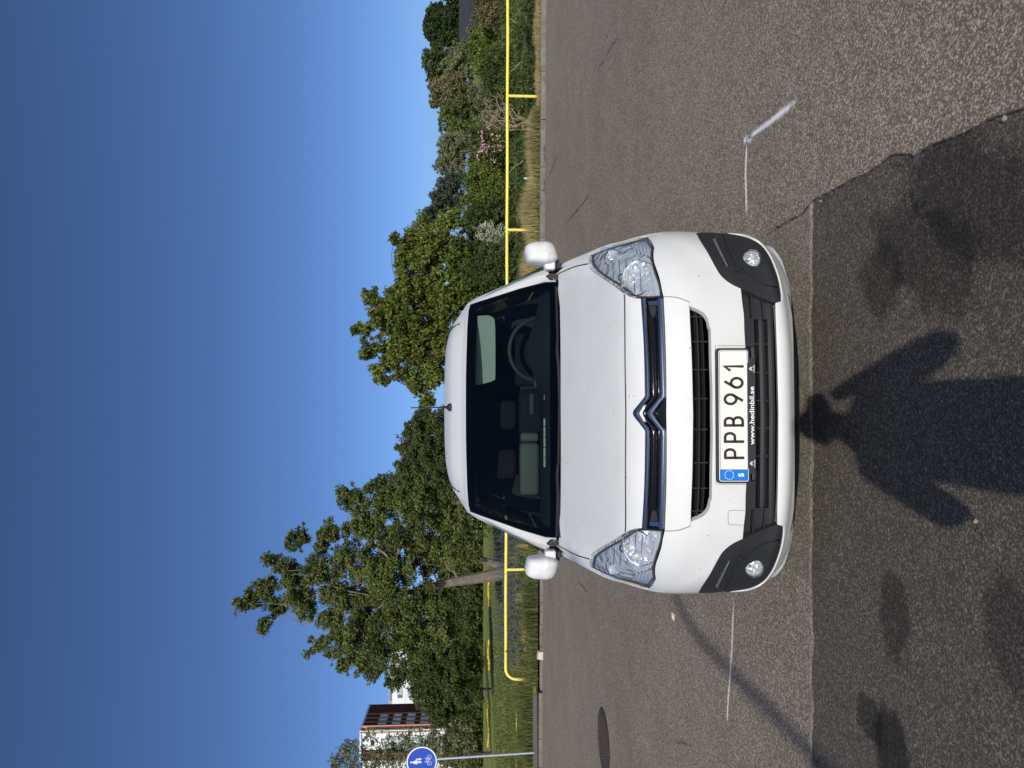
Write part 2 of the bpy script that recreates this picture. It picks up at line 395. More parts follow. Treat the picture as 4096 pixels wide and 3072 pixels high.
for s in (1, -1):
    A = lambda poly: poly if s > 0 else flip(poly)
    # fender with the wing top
    fen = trace([R3(347,345,1),R3(232,366),R3(132,406),R3(64,437,1),(2217,1091),(2208,1076,1),Z1(870,205),Z1(1000,143),Z1(1110,97),Z1(1200,75),Z1(1290,62,)+(1,),R3(1000,72),R3(856,88,1),R3(845,96,1),R3(600,134),R3(397,207),R3(349,258),R3(338,300,1)], n=5, ymax=.95)
    panel('wing', A(fen), M['paint'], van, thick=.02, grid=.022)
    M['drl'] = M.get('drl') or mat('drl_lens', (.22,.23,.24), .3, .3, noise=(220,.9,3), bump=(300,.8,.003))
    # ---- headlight
    hl = A(HL)
    o_l = panel('headlight', hl, M['lens'], van, off=-.002, thick=.006, grid=.03)
    def Sd(dp):
        return lambda x, z: S(x, z) + dp
    ring = A(grow(HL, -.004)); ring2 = A(grow(HL, -.009))
    panel('lamp_seal', ring, M['trim'], o_l, fn=S, off=-.008, thick=.022, holes=[ring2], grid=.1)
    M.setdefault('reflector', None)
    if M['reflector'] is None:
        mm = mat('reflector', (0.92, 0.93, 0.93), 0.13, .72); nt = mm.node_tree; b = nt.nodes['Principled BSDF']
        tc = nt.nodes.new('ShaderNodeTexCoord'); vo = nt.nodes.new('ShaderNodeTexVoronoi'); vo.inputs['Scale'].default_value = 34; nt.links.new(tc.outputs['Object'], vo.inputs['Vector'])
        bp = nt.nodes.new('ShaderNodeBump'); bp.inputs['Strength'].default_value = .9; bp.inputs['Distance'].default_value = .022
        nt.links.new(vo.outputs['Distance'], bp.inputs['Height']); nt.links.new(bp.outputs[0], b.inputs['Normal']); M['reflector'] = mm
        m2 = mm.copy(); m2.name = 'lamp_facets'; m2.node_tree.nodes['Voronoi Texture'].inputs['Scale'].default_value = 24; m2.node_tree.nodes['Principled BSDF'].inputs['Base Color'].default_value = (.74,.76,.77,1); m2.node_tree.nodes['Principled BSDF'].inputs['Metallic'].default_value = .5; M['lamp_facets'] = m2
        M['lamp_silver'] = mat('lamp_silver', (.72, .74, .74), .25, .4, bump=(70, .5, .004))
        M['lamp_grey'] = mat('lamp_grey', (.33, .36, .38), .35, .1, bump=(40, .5, .004))
    panel('lamp_housing', A(grow(HL, -.006)), M['lamp_facets'], o_l, fn=Sd(.062), thick=.002, grid=.03)
    def bowl(name, px, py, rx, rz, depth, mt, rim=True, face=.026, n=28, tilt=0.0, sq=1.0):
        c0 = hit(S, px, py); nn = nrm(S, c0.x, c0.z); c = c0 - nn*face; ax = Vector((-nn.x*.45, 1, -nn.z*.45)).normalized()
        fx = Vector((-nn.x*.75, 1, -nn.z*.75)).normalized(); ux = Vector((fx.y, -fx.x, 0)).normalized(); uz = ux.cross(fx); mb = MB(); rings = []
        if tilt: ux, uz = ux*math.cos(tilt)+uz*math.sin(tilt), uz*math.cos(tilt)-ux*math.sin(tilt)
        for j in range(7):
            f = 1 - j/6.5; rings.append([c + ux*rx*f*math.copysign(abs(math.cos(a))**sq, math.cos(a)) + uz*rz*f*math.copysign(abs(math.sin(a))**sq, math.sin(a)) + ax*depth*(1-f*f) for a in [2*math.pi*k/n for k in range(n)]])
        mb.loft(rings, cap=False)
        for v in mb.v: v.x *= s
        ob = mb.build(name, mt, o_l, smooth=False)
        if rim:
            rm = MB(); pts = [c + ux*rx*math.copysign(abs(math.cos(a))**sq, math.cos(a)) + uz*rz*math.copysign(abs(math.sin(a))**sq, math.sin(a)) for a in [2*math.pi*k/n for k in range(n+1)]]
            rm.tube(pts, .0035, 6, cap=False)
            for v in rm.v: v.x *= s
            rm.build(name + '_rim', M['chrome'], o_l, True)
        return c, ax
    c, ax = bowl('main_reflector', *R3(748, 442), .082, .070, .055, M['reflector'], tilt=-.5, sq=.85)
    for k_ in range(5):
        fr_ = trace([R3(560 + k_*62, 300 - 10*abs(k_-2), 1), R3(566 + k_*62, 300 - 10*abs(k_-2), 1), R3(600 + k_*58, 590 - 8*abs(k_-2), 1), R3(594 + k_*58, 590 - 8*abs(k_-2), 1)], n=1)
        panel('facet_edge', A(fr_), M['chrome'], o_l, fn=Sd(.045), thick=.003, grid=.1)
    # bulb cap on its stalk
    bb = MB(); p = hit(S, *R3(632, 452)); nn = nrm(S, p.x, p.z); ax_ = Vector((-nn.x*.45, 1, -nn.z*.45)).normalized(); e1 = ax_.orthogonal().normalized(); e2 = ax_.cross(e1)
    bb.loft([[p + ax_*(.010 + d) + (e1*math.cos(a) + e2*math.sin(a))*q for a in [2*math.pi*k/16 for k in range(16)]] for q, d in [(.001, .004), (.008, .004), (.012, .0), (.018, .003), (.020, .016), (.014, .024), (.010, .07)]], cap=False)
    for v in bb.v: v.x *= s
    bb.build('bulb_cap', M['satin_chrome'], o_l, True)
    bowl('turn_signal_reflector', *R3(520, 270), .046, .040, .04, M['reflector'], tilt=.3)
    bl = MB(); p = hit(S, *R3(522, 290)); bl.loft([[p + Vector((math.cos(a)*q, .03 + d, math.sin(a)*q)) for a in [2*math.pi*k/12 for k in range(12)]] for q, d in [(0, 0), (.006, 0), (.009, .005), (.009, .03)]], cap=False)
    for v in bl.v: v.x *= s
    bl.build('turn_signal_bulb', M['lamp_grey'], o_l, True)
    # lower light bar and outer fluted block
    lo = trace([R3(800,262,1),R3(850,340),R3(880,430),R3(905,520),R3(920,605,1),R3(968,605,1),R3(950,520),R3(925,430),R3(895,340),R3(862,262,1)], n=3)
    panel('lamp_strip', A(lo), M['lamp_silver'], o_l, fn=S, off=-.022, thick=.02, grid=.03)
    ou = trace([R3(700,150,1),R3(800,125),R3(840,118,1),R3(895,200,1),R3(880,250),R3(800,215)], n=3)
    panel('side_flutes', A(ou), M['lamp_grey'], o_l, fn=S, off=-.016, thick=.02, grid=.03)
    for t in range(5):
        fl = trace([R3(715+t*34,150+t*8,1),R3(727+t*34,147+t*8,1),R3(757+t*30,218+t*9,1),R3(745+t*30,220+t*9,1)], n=1)
        panel('flute', A(fl), M['lamp_silver'], o_l, fn=S, off=-.010, thick=.006, grid=.1)
    # ---- black corner
    bz = A(trace(BZ, n=5))
    fc = hit(S, *R3(1785, 300)); fr = .040
    fh = [(s*(fc.x + fr*1.02*math.cos(a)), fc.z + fr*1.02*math.sin(a)) for a in [2*math.pi*k/26 for k in range(26)]]
    slit = A(trace([R3(1424,108,1),R3(1468,108,1),R3(1515,215),R3(1590,375,1),R3(1560,372,1),R3(1490,240)], n=3))
    o_z = panel('black_corner', bz, M['trim'], van, off=.004, thick=.05, holes=[fh, slit], grid=.02)
    # raised ribs moulded on the corner
    rb = A(trace([R3(1565,95,1),R3(1590,180),R3(1650,300),R3(1690,370),R3(1655,425),R3(1620,415,1),R3(1640,370),R3(1600,290),R3(1540,150),R3(1520,95,1)], n=3))
    panel('moulded_rib', rb, M['trim'], o_z, off=.011, thick=.008, grid=.03)
    pk = A(trace([R3(1700,385,1),R3(1790,440),R3(1870,500),R3(1980,525,1),R3(2000,560,1),R3(1860,525),R3(1770,465),R3(1690,400,1)], n=3))
    panel('moulded_rib', pk, M['trim'], o_z, off=.012, thick=.009, grid=.03)
    drl = panel('running_light', slit, M['drl'], o_z, fn=S, off=-.006, thick=.01, grid=.03)
    # fog lamp: bowl, lens
    f_ = MB(); f_.loft([[Vector((s*(fc.x + math.cos(a)*q), fc.y - .002 + d, fc.z + math.sin(a)*q)) for a in [2*math.pi*k/24 for k in range(24)]] for q, d in [(fr*1.01, .0), (fr*.95, .012), (fr*.7, .03), (fr*.3, .042), (.004, .045)]], cap=False)
    fo = f_.build('fog_lamp', M['reflector'], o_z, False)
    f2 = MB(); f2.loft([[Vector((s*(fc.x + math.cos(a)*q), fc.y + .004 - d, fc.z + math.sin(a)*q)) for a in [2*math.pi*k/24 for k in range(24)]] for q, d in [(fr*.99, -.002), (fr*.85, .006), (fr*.5, .012), (.003, .015)]], cap=False)
    f2.build('fog_lamp_lens', M['lens'], fo, True)
    f3 = MB(); f3.tube([Vector((s*(fc.x+math.cos(a)*fr*1.02), fc.y+.002 + abs(math.cos(a))*.004, fc.z+math.sin(a)*fr*1.02)) for a in [2*math.pi*k/24 for k in range(25)]], .0035, 6, False)
    f3.build('fog_lamp_rim', M['trim'], fo, True)

# --- grille with the two chrome bars that rise into chevrons
gb = full(trace([(2572,CYP,1),R8(740,900),R8(718,262,1),R8(968,256,1),R8(1008,1000),(2670,CYP,1)], closed=False, n=5))
o_g = panel('grille_panel', gb, M['gloss_black'], van, off=-.016, thick=.02, grid=.03)
def bar_path(pts): return [hit(S, *p) for p in smooth_poly(pts, 6, False)]
def bar(name, pts, widths, depth, mt, parent, off=.0, mirror=True, ridge=.4):
    """faceted moulding along a traced half path from the side to the centre, mirrored"""
    P = bar_path(pts); n = len(P); w = [widths[0] + (widths[1]-widths[0])*i/(n-1) for i in range(n)] if not callable(widths) else [widths(i/(n-1)) for i in range(n)]
    P[-1].x = 0; W = w + w[-2::-1]; P2 = P + [Vector((-p.x, p.y, p.z)) for p in P[-2::-1]]
    rings = []
    for i, p in enumerate(P2):
        t = (P2[min(i+1, len(P2)-1)] - P2[max(i-1, 0)]); t.normalize()
        nn = nrm(S, p.x, p.z); up = nn.cross(t); up.normalize()
        if up.z < 0: up = -up
        h = W[i]/2; b = p + nn*off
        rings.append([b + up*h - nn*.01, b + up*h, b + up*h*.72 + nn*depth*.75, b + up*h*ridge*.3 + nn*depth, b - up*h*.5 + nn*depth*.9, b - up*h*.8 + nn*depth*.45, b - up*h, b - up*h - nn*.01])
    mb = MB(); mb.loft(rings, close=True, cap=True)
    return mb.build(name, mt, parent, smooth=True)
wb = lambda w0, w1: (lambda t: w0 if t < .72 else w0 + (w1-w0)*min(1, (t-.72)/.22))
bar('chrome_bar', [R8(757,268,1),R8(780,600),R8(800,1000),R8(808,1330,1),R8(790,1365),R8(740,1430),R8(690,1500),R8(678,1530,1)], wb(.0235,.034), .011, M['satin_chrome'], o_g)
bar('chrome_bar', [R8(940,268,1),R8(955,600),R8(968,1000),R8(976,1340,1),R8(950,1370),R8(900,1435),R8(850,1500),R8(836,1530,1)], wb(.0235,.034), .011, M['satin_chrome'], o_g)
bar('centre_rib', [R8(862,470,1),R8(878,800),R8(888,1330,1),R8(870,1365),R8(815,1430),R8(770,1500),R8(757,1530,1)], (.017,.012), .008, M['gloss_black'], o_g, off=-.006)
for s in (1, -1):
    e = trace([R8(805,290,1),R8(950,275,1),R8(955,330,1),R8(812,335,1)], n=2); panel('chrome_end', e if s > 0 else flip(e), M['satin_chrome'], o_g, off=-.004, thick=.01, grid=.05)
    e = trace([R8(818,340,1),R8(893,342,1),R8(890,410),R8(860,462),R8(830,420)], n=3); panel('grille_blank', e if s > 0 else flip(e), M['trim'], o_g, off=-.005, thick=.012, grid=.05)
# dark notch under the lower chevron
nt_ = full(trace([(2638,CYP,1),R8(925,1480),R8(965,1410),R8(990,1360,1),R8(1004,1362,1),R8(1004,1500),(2664,CYP,1)], closed=False, n=4))
panel('badge_backing', nt_, M['gloss_black'], o_g, off=.0, thick=.02, grid=.03)

# --- upper slot: black box with bars
o_s = empty('upper_intake'); o_s.parent = van
sl = full(trace([(2760,CYP,1),(2756,1441),R5(320,48,1),R5(400,70),R5(460,100),R5(490,160),R5(502,250),(2850,1489),(2856,CYP,1)], closed=False, n=4))
panel('intake_back', sl, M['black'], o_s, fn=lambda x, z: S(x, z) + .085, thick=.002, grid=.04)
def on(px, py, dy): q = hit(S, px, py); return Vector((q.x, q.y + dy, q.z))
def slat(name, ptsA, dy, h, dpt, parent, mt='trim', mirror=True):
    P = [on(p[0], p[1], dy) for p in smooth_poly(ptsA, 4, False)]; P[-1].x = 0
    P2 = P + [Vector((-p.x, p.y, p.z)) for p in P[-2::-1]]; mb = MB()
    mb.loft([[p + Vector((0, 0, h/2)), p + Vector((0, -.003, 0)), p + Vector((0, 0, -h/2)), p + Vector((0, dpt, -h/2)), p + Vector((0, dpt, h/2))] for p in P2])
    return mb.build(name, M[mt], parent)
slat('intake_slat', [R5(398,85),R5(415,300),R5(425,700),R5(430,950)], .028, .006, .04, o_s)
slat('intake_slat', [R5(340,60),R5(362,300),R5(375,700),R5(380,950)], .034, .004, .03, o_s)
slat('intake_slat', [R5(455,115),R5(470,300),R5(482,700),R5(487,950)], .045, .004, .03, o_s)
for (y_) in (340, 575, 818, 1076):
    if True:
        a = on(*R5(358, y_), .03); b = on(*R5(500, y_), .03)
        mb = MB(); mb.box((a.x-.0022, a.y, b.z), (a.x+.0022, a.y+.03, a.z)); mb.build('intake_divider', M['trim'], o_s)
for xx in (-.20, -.305, -.40, .40, ):
    a = on(*R5(358, 818), .03); b = on(*R5(500, 818), .03); yy = S(xx, .66) + .03
    mb = MB(); mb.box((xx-.0022, yy, b.z), (xx+.0022, yy+.03, a.z)); mb.build('intake_divider', M['trim'], o_s)

# --- lower intake
o_i = empty('lower_intake'); o_i.parent = van
low = full(trace([(2975,CYP,1),(2968,1320),R3(1690,800),R3(1672,566,1),R3(1850,640),R3(1990,694,1),(3104,1230),(3110,1441),(3118,CYP,1)], closed=False, n=4))
panel('intake_back', low, M['black'], o_i, fn=lambda x, z: S(x, z) + .10, thick=.002, grid=.04)
slat('intake_slat', [R3(1800,590),R3(1812,750),R5(865,150),R5(885,500),R5(895,950)], .030, .020, .045, o_i)
slat('intake_slat', [R3(1890,630),R3(1892,750),R5(945,150),R5(955,500),R5(965,950)], .028, .024, .05, o_i)
slat('intake_slat', [R3(1965,680),R3(1968,750),R5(1018,150),R5(1028,500),R5(1038,950)], .026, .024, .05, o_i)
for y_ in (360, 600, 835, 1068, 1300):
    a = on(*R5(845, y_), .03); b = on(*R5(1025, y_), .03); mb = MB(); mb.box((a.x-.003, a.y, b.z), (a.x+.003, a.y+.05, a.z)); mb.build('intake_divider', M['trim'], o_i)
for s in (1, -1):
    # plain cover beside the number plate and the stepped outer end
    cv = trace([R5(778,148,1),R5(865,150,1),R5(872,380,1),R5(785,390,1)], n=3); panel('intake_cover', cv if s > 0 else flip(cv), M['trim'], o_i, off=-.004, thick=.03, grid=.03)
    for (t0, t1) in ((0, 1), (1, 2), (2, 3)):
        xs = [(1700, 1772), (1792, 1868), (1888, 1948)][t0]
        ed = trace([R3(xs[0]+2,585+t0*30,1),R3(xs[1],605+t0*25,1),R3(xs[1]+14,818,1),R3(xs[0]+16,818,1)], n=3)
        panel('intake_step', ed if s > 0 else flip(ed), M['trim'], o_i, off=-.022+.0*t0, thick=.05, grid=.03)
    for t0, xx in enumerate((1780, 1878)):
        ed = trace([R3(xx-4,600+t0*30,1),R3(xx+8,606+t0*30,1),R3(xx+28,830,1),R3(xx+14,830,1)], n=3)
        panel('intake_fin', ed if s > 0 else flip(ed), M['trim'], o_i, off=-.006, thick=.03, grid=.03)
M['seam'] = mat('panel_seam', (.035, .035, .037), .8)
# tow-hook cover on the left half: a fine square seam
def seam_line(name, pts, w, mt, parent, closed=False, off=.0008, n=4, s=1, fn=S):
    P = [hit(fn, *p[:2]) for p in smooth_poly(pts, n, closed)]
    if closed: P.append(P[0])
    mb = MB(); vs = []; fs = []
    for i, p in enumerate(P):
        t = (P[min(i+1, len(P)-1)] - P[max(i-1, 0)]).normalized(); nn = nrm(fn, p.x, p.z); up = nn.cross(t).normalized()
        vs += [p + nn*off + up*w/2, p + nn*off - up*w/2]
    for i in range(len(P)-1): fs.append((2*i, 2*i+1, 2*i+3, 2*i+2))
    for v in vs: v.x *= s
    return build(name, vs, fs, mt, parent)
R4 = lambda X, Y, *c: (2200 + X/2.212, 1900 + Y/2.212, *c)
M['fine_seam'] = mat('fine_seam', (.16, .16, .165), .8)
for s in (1, -1):
    seam_line('bonnet_seam', [(2503.5,CYP,1),(2501,1500),(2500,1400),(2498.8,1216),(2497.5,1177,1)], .0046, M['gap'], o_hood, off=.0015, s=s)
    seam_line('bonnet_seam', [R3(343,343,1),R3(231,366),R3(131,406),R3(66,437,1)], .0060, M['gap'], o_hood, off=.0015, s=s)
    seam_line('band_seam', [R3(1003,640,1),R3(1080,642),R3(1150,655),R3(1230,688,1)], .0030, M['fine_seam'], o_b, off=.0075, s=s)
seam_line('tow_cover_seam', [R4(1722,313,1),R4(1610,312),R4(1580,325),R4(1575,375),R4(1580,430),R4(1605,440),R4(1712,442,1)], .0022, M['fine_seam'], o_b)

# --- number plate
PY = S(0, .55) - .028
pa = cl(*R5(575, 405), PY); pb = cl(*R5(812, 1505), PY)
pcx = (pa.x + pb.x)/2 - .002; pzt = pa.z; pzb = pb.z; phw = .272; hz = .0655
pzc = cl(*R5(690, 950), PY).z
o_p = empty('number_plate', (pcx, PY, pzc)); o_p.parent = van; o_p.rotation_euler = (math.radians(-4), 0, 0)
def rrect(w, h, r, n=5):
    out = []
    for cx_, cz_, a0 in ((w-r, h-r, 0), (-w+r, h-r, 90), (-w+r, -h+r, 180), (w-r, -h+r, 270)):
        for k in range(n+1):
            a = math.radians(a0 + 90*k/n); out.append((cx_ + r*math.cos(a), cz_ + r*math.sin(a)))
    return out
def plate(name, poly, y0, y1, mt, parent, bevel=0):
    mb = MB(); mb.prism([Vector((x, y0, z)) for x, z in poly], (0, y1-y0, 0)); return mb.build(name, mt, parent, bevel=bevel)
M['plate'] = mat('plate_white', (.78, .74, .66), .42, noise=(30, .05))
M['eu_blue'] = mat('plate_blue', (.0, .16, .62), .4)
M['star'] = mat('star_yellow', (.85, .78, .35), .5)
M['print'] = mat('print_black', (.012, .012, .012), .5)
M['print_white'] = mat('print_white', (.8, .8, .8), .5)
plate('plate_holder', rrect(.2705, .0665, .012), -.004, .02, M['trim'], o_p, .002)
plate('plate_edge', rrect(.2625, .0585, .010), -.0062, .0, M['plate'], o_p, .0008)
plate('plate_outline', rrect(.2598, .0558, .008), -.0067, -.003, M['print'], o_p)
plate('plate_face', rrect(.2580, .0540, .007), -.0072, -.003, M['plate'], o_p)
ebp = [(x, z) for x, z in rrect(.2580, .0540, .007)]
eb = [p for p in ebp if p[0] < 0]; eb = [(-.214, .0540)] + eb + [(-.214, -.0540)]
plate('euro_band', eb, -.0078, -.004, M['eu_blue'], o_p)
plate('holder_strip', [(-.232, -.0625), (-.229, -.086), (.229, -.086), (.232, -.0625), (.20, -.054), (-.20, -.054)], -.012, .012, M['trim'], o_p, .002)
def text(name, s_, size, loc, mt, parent, width=None, bold=0.0, depth=.0004, rot=(math.radians(90), 0, 0), align='CENTER', spacing=1.0, sx=1.0):
    cu = bpy.data.curves.new(name, 'FONT'); cu.body = s_; cu.size = size; cu.align_x = align; cu.extrude = depth; cu.offset = bold; cu.space_character = spacing
    ob = bpy.data.objects.new(name, cu); COL.objects.link(ob); bpy.context.view_layer.update()
    dg = bpy.context.evaluated_depsgraph_get(); me = bpy.data.meshes.new_from_object(ob.evaluated_get(dg)); bpy.data.objects.remove(ob)
    xs = [v.co.x for v in me.vertices]; ys = [v.co.y for v in me.vertices]
    w = max(xs) - min(xs); k = (width / w) if width else sx; c = (max(xs) + min(xs))/2; cy = (max(ys)+min(ys))/2
    for v in me.vertices: v.co.x = (v.co.x - c)*k; v.co.y -= cy
    me.materials.clear(); me.update(); o = link(name, me, mt, parent); o.location = loc; o.rotation_euler = rot; return o
# plate characters drawn as strokes: 0..1 wide, 0..1 high
def arc(cx, cz, rx, rz, a0, a1, n=14): return [(cx + rx*math.cos(math.radians(a0+(a1-a0)*k/n)), cz + rz*math.sin(math.radians(a0+(a1-a0)*k/n))) for k in range(n+1)]
GL = {'P': [[(0,0),(0,1),(.48,1)] + arc(.55,.725,.45,.275,90,-90) + [(0,.45)]],
      'B': [[(0,0),(0,1),(.45,1)] + arc(.50,.76,.40,.24,90,-90) + [(0,.52)], [(.45,.52)] + arc(.52,.26,.46,.26,90,-90) + [(0,0)]],
      '9': [arc(.5,.68,.48,.32,0,360,24), [(.96,.58),(.36,0)]],
      '6': [arc(.5,.32,.48,.32,0,360,24), [(.04,.42),(.64,1)]],
      '1': [[(.62,0),(.62,1),(.15,.74)]]}
def glyph(ch, x, z, w, h, t, y, parent):
    mb = MB()
    for st in GL[ch]:
        P = [Vector((x + px_*(w-t) + t/2, 0, z + pz*(h-t) + t/2)) for px_, pz in st]
        closed = (P[0]-P[-1]).length < 1e-5
        rings = []; n = len(P)
        for i in range(n):
            a = P[i-1] if i > 0 else (P[-2] if closed else None); b = P[i+1] if i < n-1 else (P[1] if closed else None)
            d1 = (P[i]-a).normalized() if a is not None and (P[i]-a).length > 1e-7 else None; d2 = (b-P[i]).normalized() if b is not None and (b-P[i]).length > 1e-7 else None
            if d1 is None: d1 = d2
            if d2 is None: d2 = d1
            tt = (d1+d2).normalized(); nn = Vector((-tt.z, 0, tt.x)); k = 1/max(.5, nn.dot(Vector((-d1.z, 0, d1.x))))
            p = P[i] - (d1*t/2 if (i == n-1 and not closed) else Vector()) * 0
            e = Vector()
            if not closed and i == 0: e = -d2*t/2*(.98)
            if not closed and i == n-1: e = d1*t/2*(.98)
            if ch in '96' and not closed: e = e*.3
            p = P[i] + e; o1 = p + nn*t/2*k; o2 = p - nn*t/2*k
            rings.append([o1 + Vector((0, y, 0)), o2 + Vector((0, y, 0)), o2 + Vector((0, y+.001, 0)), o1 + Vector((0, y+.001, 0))])
        mb.loft(rings)
    return mb.build('character', M['print'], parent)
k5 = lambda y_: (958 - y_) / 1100 * .530          # row in the close-up -> plate x
y_ = -.0085
for ch, r0, r1 in (('P',1318,1226),('P',1184,1092),('B',1050,960),('9',874,770),('6',738,634),('1',598,516)):
    glyph(ch, k5(r0), -.0405, k5(r1)-k5(r0), .081, .0108, y_, o_p)
text('country_letter', 'S', .030, (-.236, -.0083, -.027), M['print_white'], o_p, bold=.0012)
stv = MB()
for k in range(12):
    a = 2*math.pi*k/12; c = Vector((-.236 + .0175*math.cos(a), -.0083, .020 + .0175*math.sin(a)))
    stv.prism([c + Vector((math.cos(math.pi/2+j*math.pi/5)*(.0032 if j % 2 == 0 else .0014), 0, math.sin(math.pi/2+j*math.pi/5)*(.0032 if j % 2 == 0 else .0014))) for j in range(10)], (0, .0006, 0))
stv.build('star_ring', M['star'], o_p)
text('dealer_text', 'www.hedinbil.se', .026, (.0, -.0125, -.0705), M['print_white'], o_p, width=.232, bold=.0004)
for xx in (-.190, .187):
    eb_ = MB()
    for dz in (0, .0055):
        eb_.prism([Vector((xx-.008, 0, -.073+dz)), Vector((xx, 0, -.0655+dz)), Vector((xx+.008, 0, -.073+dz)), Vector((xx+.008, 0, -.0752+dz)), Vector((xx, 0, -.0690+dz)), Vector((xx-.008, 0, -.0752+dz))], (0, .0005, 0))
    for v in eb_.v: v.y -= .0128
    eb_.build('holder_emblem', M['print_white'], o_p)
    text('emblem_text', 'CITROËN', .0078, (xx, -.0126, -.0795), M['print_white'], o_p, width=.030)
# shallow white frame line of the plate recess
seam_line('plate_recess_seam', [R5(783,378,1),R5(541,378,1),R5(548,950),R5(548,1528,1),R5(790,1528,1)], .0018, M['fine_seam'], o_b)

# --- windscreen
WR = [(1863,1640,1),(1864,1500),(1868,1350),(1873,1262),(1881,1217,1),(1980,1186),(2080,1154),(2180,1128),(2232,1120,1),(2241,1180),(2244,1350),(2250,1640,1)]
ws = full(trace(WR, W_, n=5, closed=False, ymax=2.2))
o_w = panel('windscreen', ws, M['glass'], van, fn=W_, thick=.005, grid=.06)
R6 = lambda X, Y, *c: (1700 + X/2.765, 1050 + Y/2.765, *c)
inn = full(trace([R6(548,1640,1),R6(548,1300),R6(545,700),R6(530,600),R6(548,540),R6(620,488),R6(800,420),R6(1000,365),R6(1200,320),R6(1330,303),R6(1378,330),R6(1385,600),R6(1385,1640,1)], W_, n=5, closed=False, ymax=2.2))
panel('glass_border', ws, M['frit'], o_w, fn=lambda x, z: W_(x, z) + .006, thick=.002, holes=[inn], grid=.06)
# cowl under the glass with wipers
cw = MB(); rows = []
for i in range(25):
    x = -.80 + 1.6*i/24; yb = S(x, 1.108 - .035*(x/.75)**2); zt = 1.112 - .02*(x/.8)**2
    rows.append([Vector((x, yb - .03, zt - .035)), Vector((x, yb + .02, zt - .03)), Vector((x, W_(x, zt+.02) + .03, zt + .0))])
cw.loft(rows, close=False, cap=False); cw.build('cowl', M['black'], van, True)
for (x0, x1) in ((-.70, .05), (.0, .68)):
    mb = MB(); P = []
    for k in range(12):
        x = x0 + (x1-x0)*k/11; z = 1.122 + .004*math.sin(k/11*math.pi); P.append(Vector((x, W_(x, z) - .012, z)))
    mb.tube(P, .007, 6); w = mb.build('wiper', M['trim'], van, True)
    mb = MB(); mb.tube([P[0] + Vector((0, -.02, -.02)), P[5] + Vector((0, -.015, .006)), P[6] + Vector((0, -.008, .004))], [.012, .009, .006], 6); mb.build('wiper_arm', M['trim'], w, True)

# --- cabin
M['cabin'] = mat('cabin_dark', (.035, .038, .042), .7); M['seat'] = mat('seat_cloth', (.02, .021, .025), .9, noise=(40, .2)); M['dash'] = mat('dash_plastic', (.05, .055, .058), .55, bump=(500, .2, .0008))
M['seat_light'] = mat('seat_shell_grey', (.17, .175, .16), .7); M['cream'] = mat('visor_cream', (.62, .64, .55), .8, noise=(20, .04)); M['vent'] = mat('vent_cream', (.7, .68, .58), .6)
def cbox(name, pts_px, y0, y1, mt, bevel=.02, parent=None, seg=3):
    """box whose front outline is given by two opposite photo corners at depth y0"""
    a = cl(*pts_px[0], y0); b = cl(*pts_px[1], y0); mb = MB(); mb.box((min(a.x, b.x), y0, min(a.z, b.z)), (max(a.x, b.x), y1, max(a.z, b.z)))
    return mb.build(name, mt, parent or van, smooth=True, bevel=bevel, seg=seg)
dash = MB(); rows = []
for i in range(21):
    x = -.72 + 1.44*i/20; rows.append([Vector((x, W_(x, 1.135)+.02, 1.132)), Vector((x, W_(x, 1.135)+.16, 1.160 + (.012*math.exp(-((x-.36)/.19)**2)))), Vector((x, 1.52, 1.175 + (.075*math.exp(-((x-.36)/.19)**2)))), Vector((x, 1.60, 1.13)), Vector((x, 1.64, .8))])
dash.loft(rows, close=False, cap=False); o_d = dash.build('dashboard', M['dash'], van, True)
for (ya, yb) in ((988, 1085), (1095, 1200), (1207, 1308), (1317, 1425), (1433, 1520)):   # cream demister strips
    a = cl(*R6(1322, ya), 1.30); b = cl(*R6(1322, yb), 1.30); mb = MB(); mb.box((min(a.x, b.x), 1.30, a.z-.006), (max(a.x, b.x), 1.312, a.z+.003)); mb.build('demister_vent', M['vent'], o_d)
R7 = lambda X, Y, *c: (1700 + X/2.765, 1600 + Y/2.765, *c)
for (ya, yb) in ((205, 290), (300, 405), (412, 518), (526, 632), (640, 742)):
    a = cl(*R7(1318, ya), 1.30); b = cl(*R7(1318, yb), 1.30); mb = MB(); mb.box((min(a.x, b.x), 1.30, a.z-.006), (max(a.x, b.x), 1.312, a.z+.003)); mb.build('demister_vent', M['vent'], o_d)
# steering wheel
sw = MB(); c = cl(*R6(1300, 960), 1.72); c.z += .03; Rm = Matrix.Rotation(math.radians(-28), 3, 'X'); P = []
for k in range(33): a = 2*math.pi*k/32; P.append(c + Rm @ Vector((.20*math.cos(a), 0, .20*math.sin(a))))
sw.tube(P, .016, 8, False); o_sw = sw.build('steering_wheel', M['dash'], van, True)
mb = MB(); mb.box((c.x-.08, c.y-.02, c.z-.06), (c.x+.08, c.y+.03, c.z+.04)); mb.box((c.x-.19, c.y-.008, c.z-.015), (c.x+.19, c.y+.008, c.z+.02)); mb.build('wheel_hub', M['dash'], o_sw, True, bevel=.006)
for (px0, px1, hd, nm) in ((R6(985,780), R6(1200,1370), R6(800,840)+R6(985,1225), 'driver_seat'), (R7(1045,470), R7(1400,1075), R7(745,545)+R7(1025,880), 'passenger_seat'), (R7(1045,-120), R7(1400,440), R7(735,0)+R7(1025,335), 'middle_seat')):
    a = cl(*px0, 2.0); b = cl(*px1, 2.0); mb = MB(); mb.box((min(a.x,b.x), 2.0, .55), (max(a.x,b.x), 2.14, a.z)); st = mb.build(nm, M['seat'] , van, True, bevel=.05, seg=4)
    a = cl(hd[0], hd[1], 2.03); b = cl(hd[2], hd[3], 2.03); mb = MB(); mb.box((min(a.x,b.x), 2.03, min(a.z,b.z)), (max(a.x,b.x), 2.13, max(a.z,b.z))); mb.build('headrest', M['seat'], st, True, bevel=.045, seg=4)
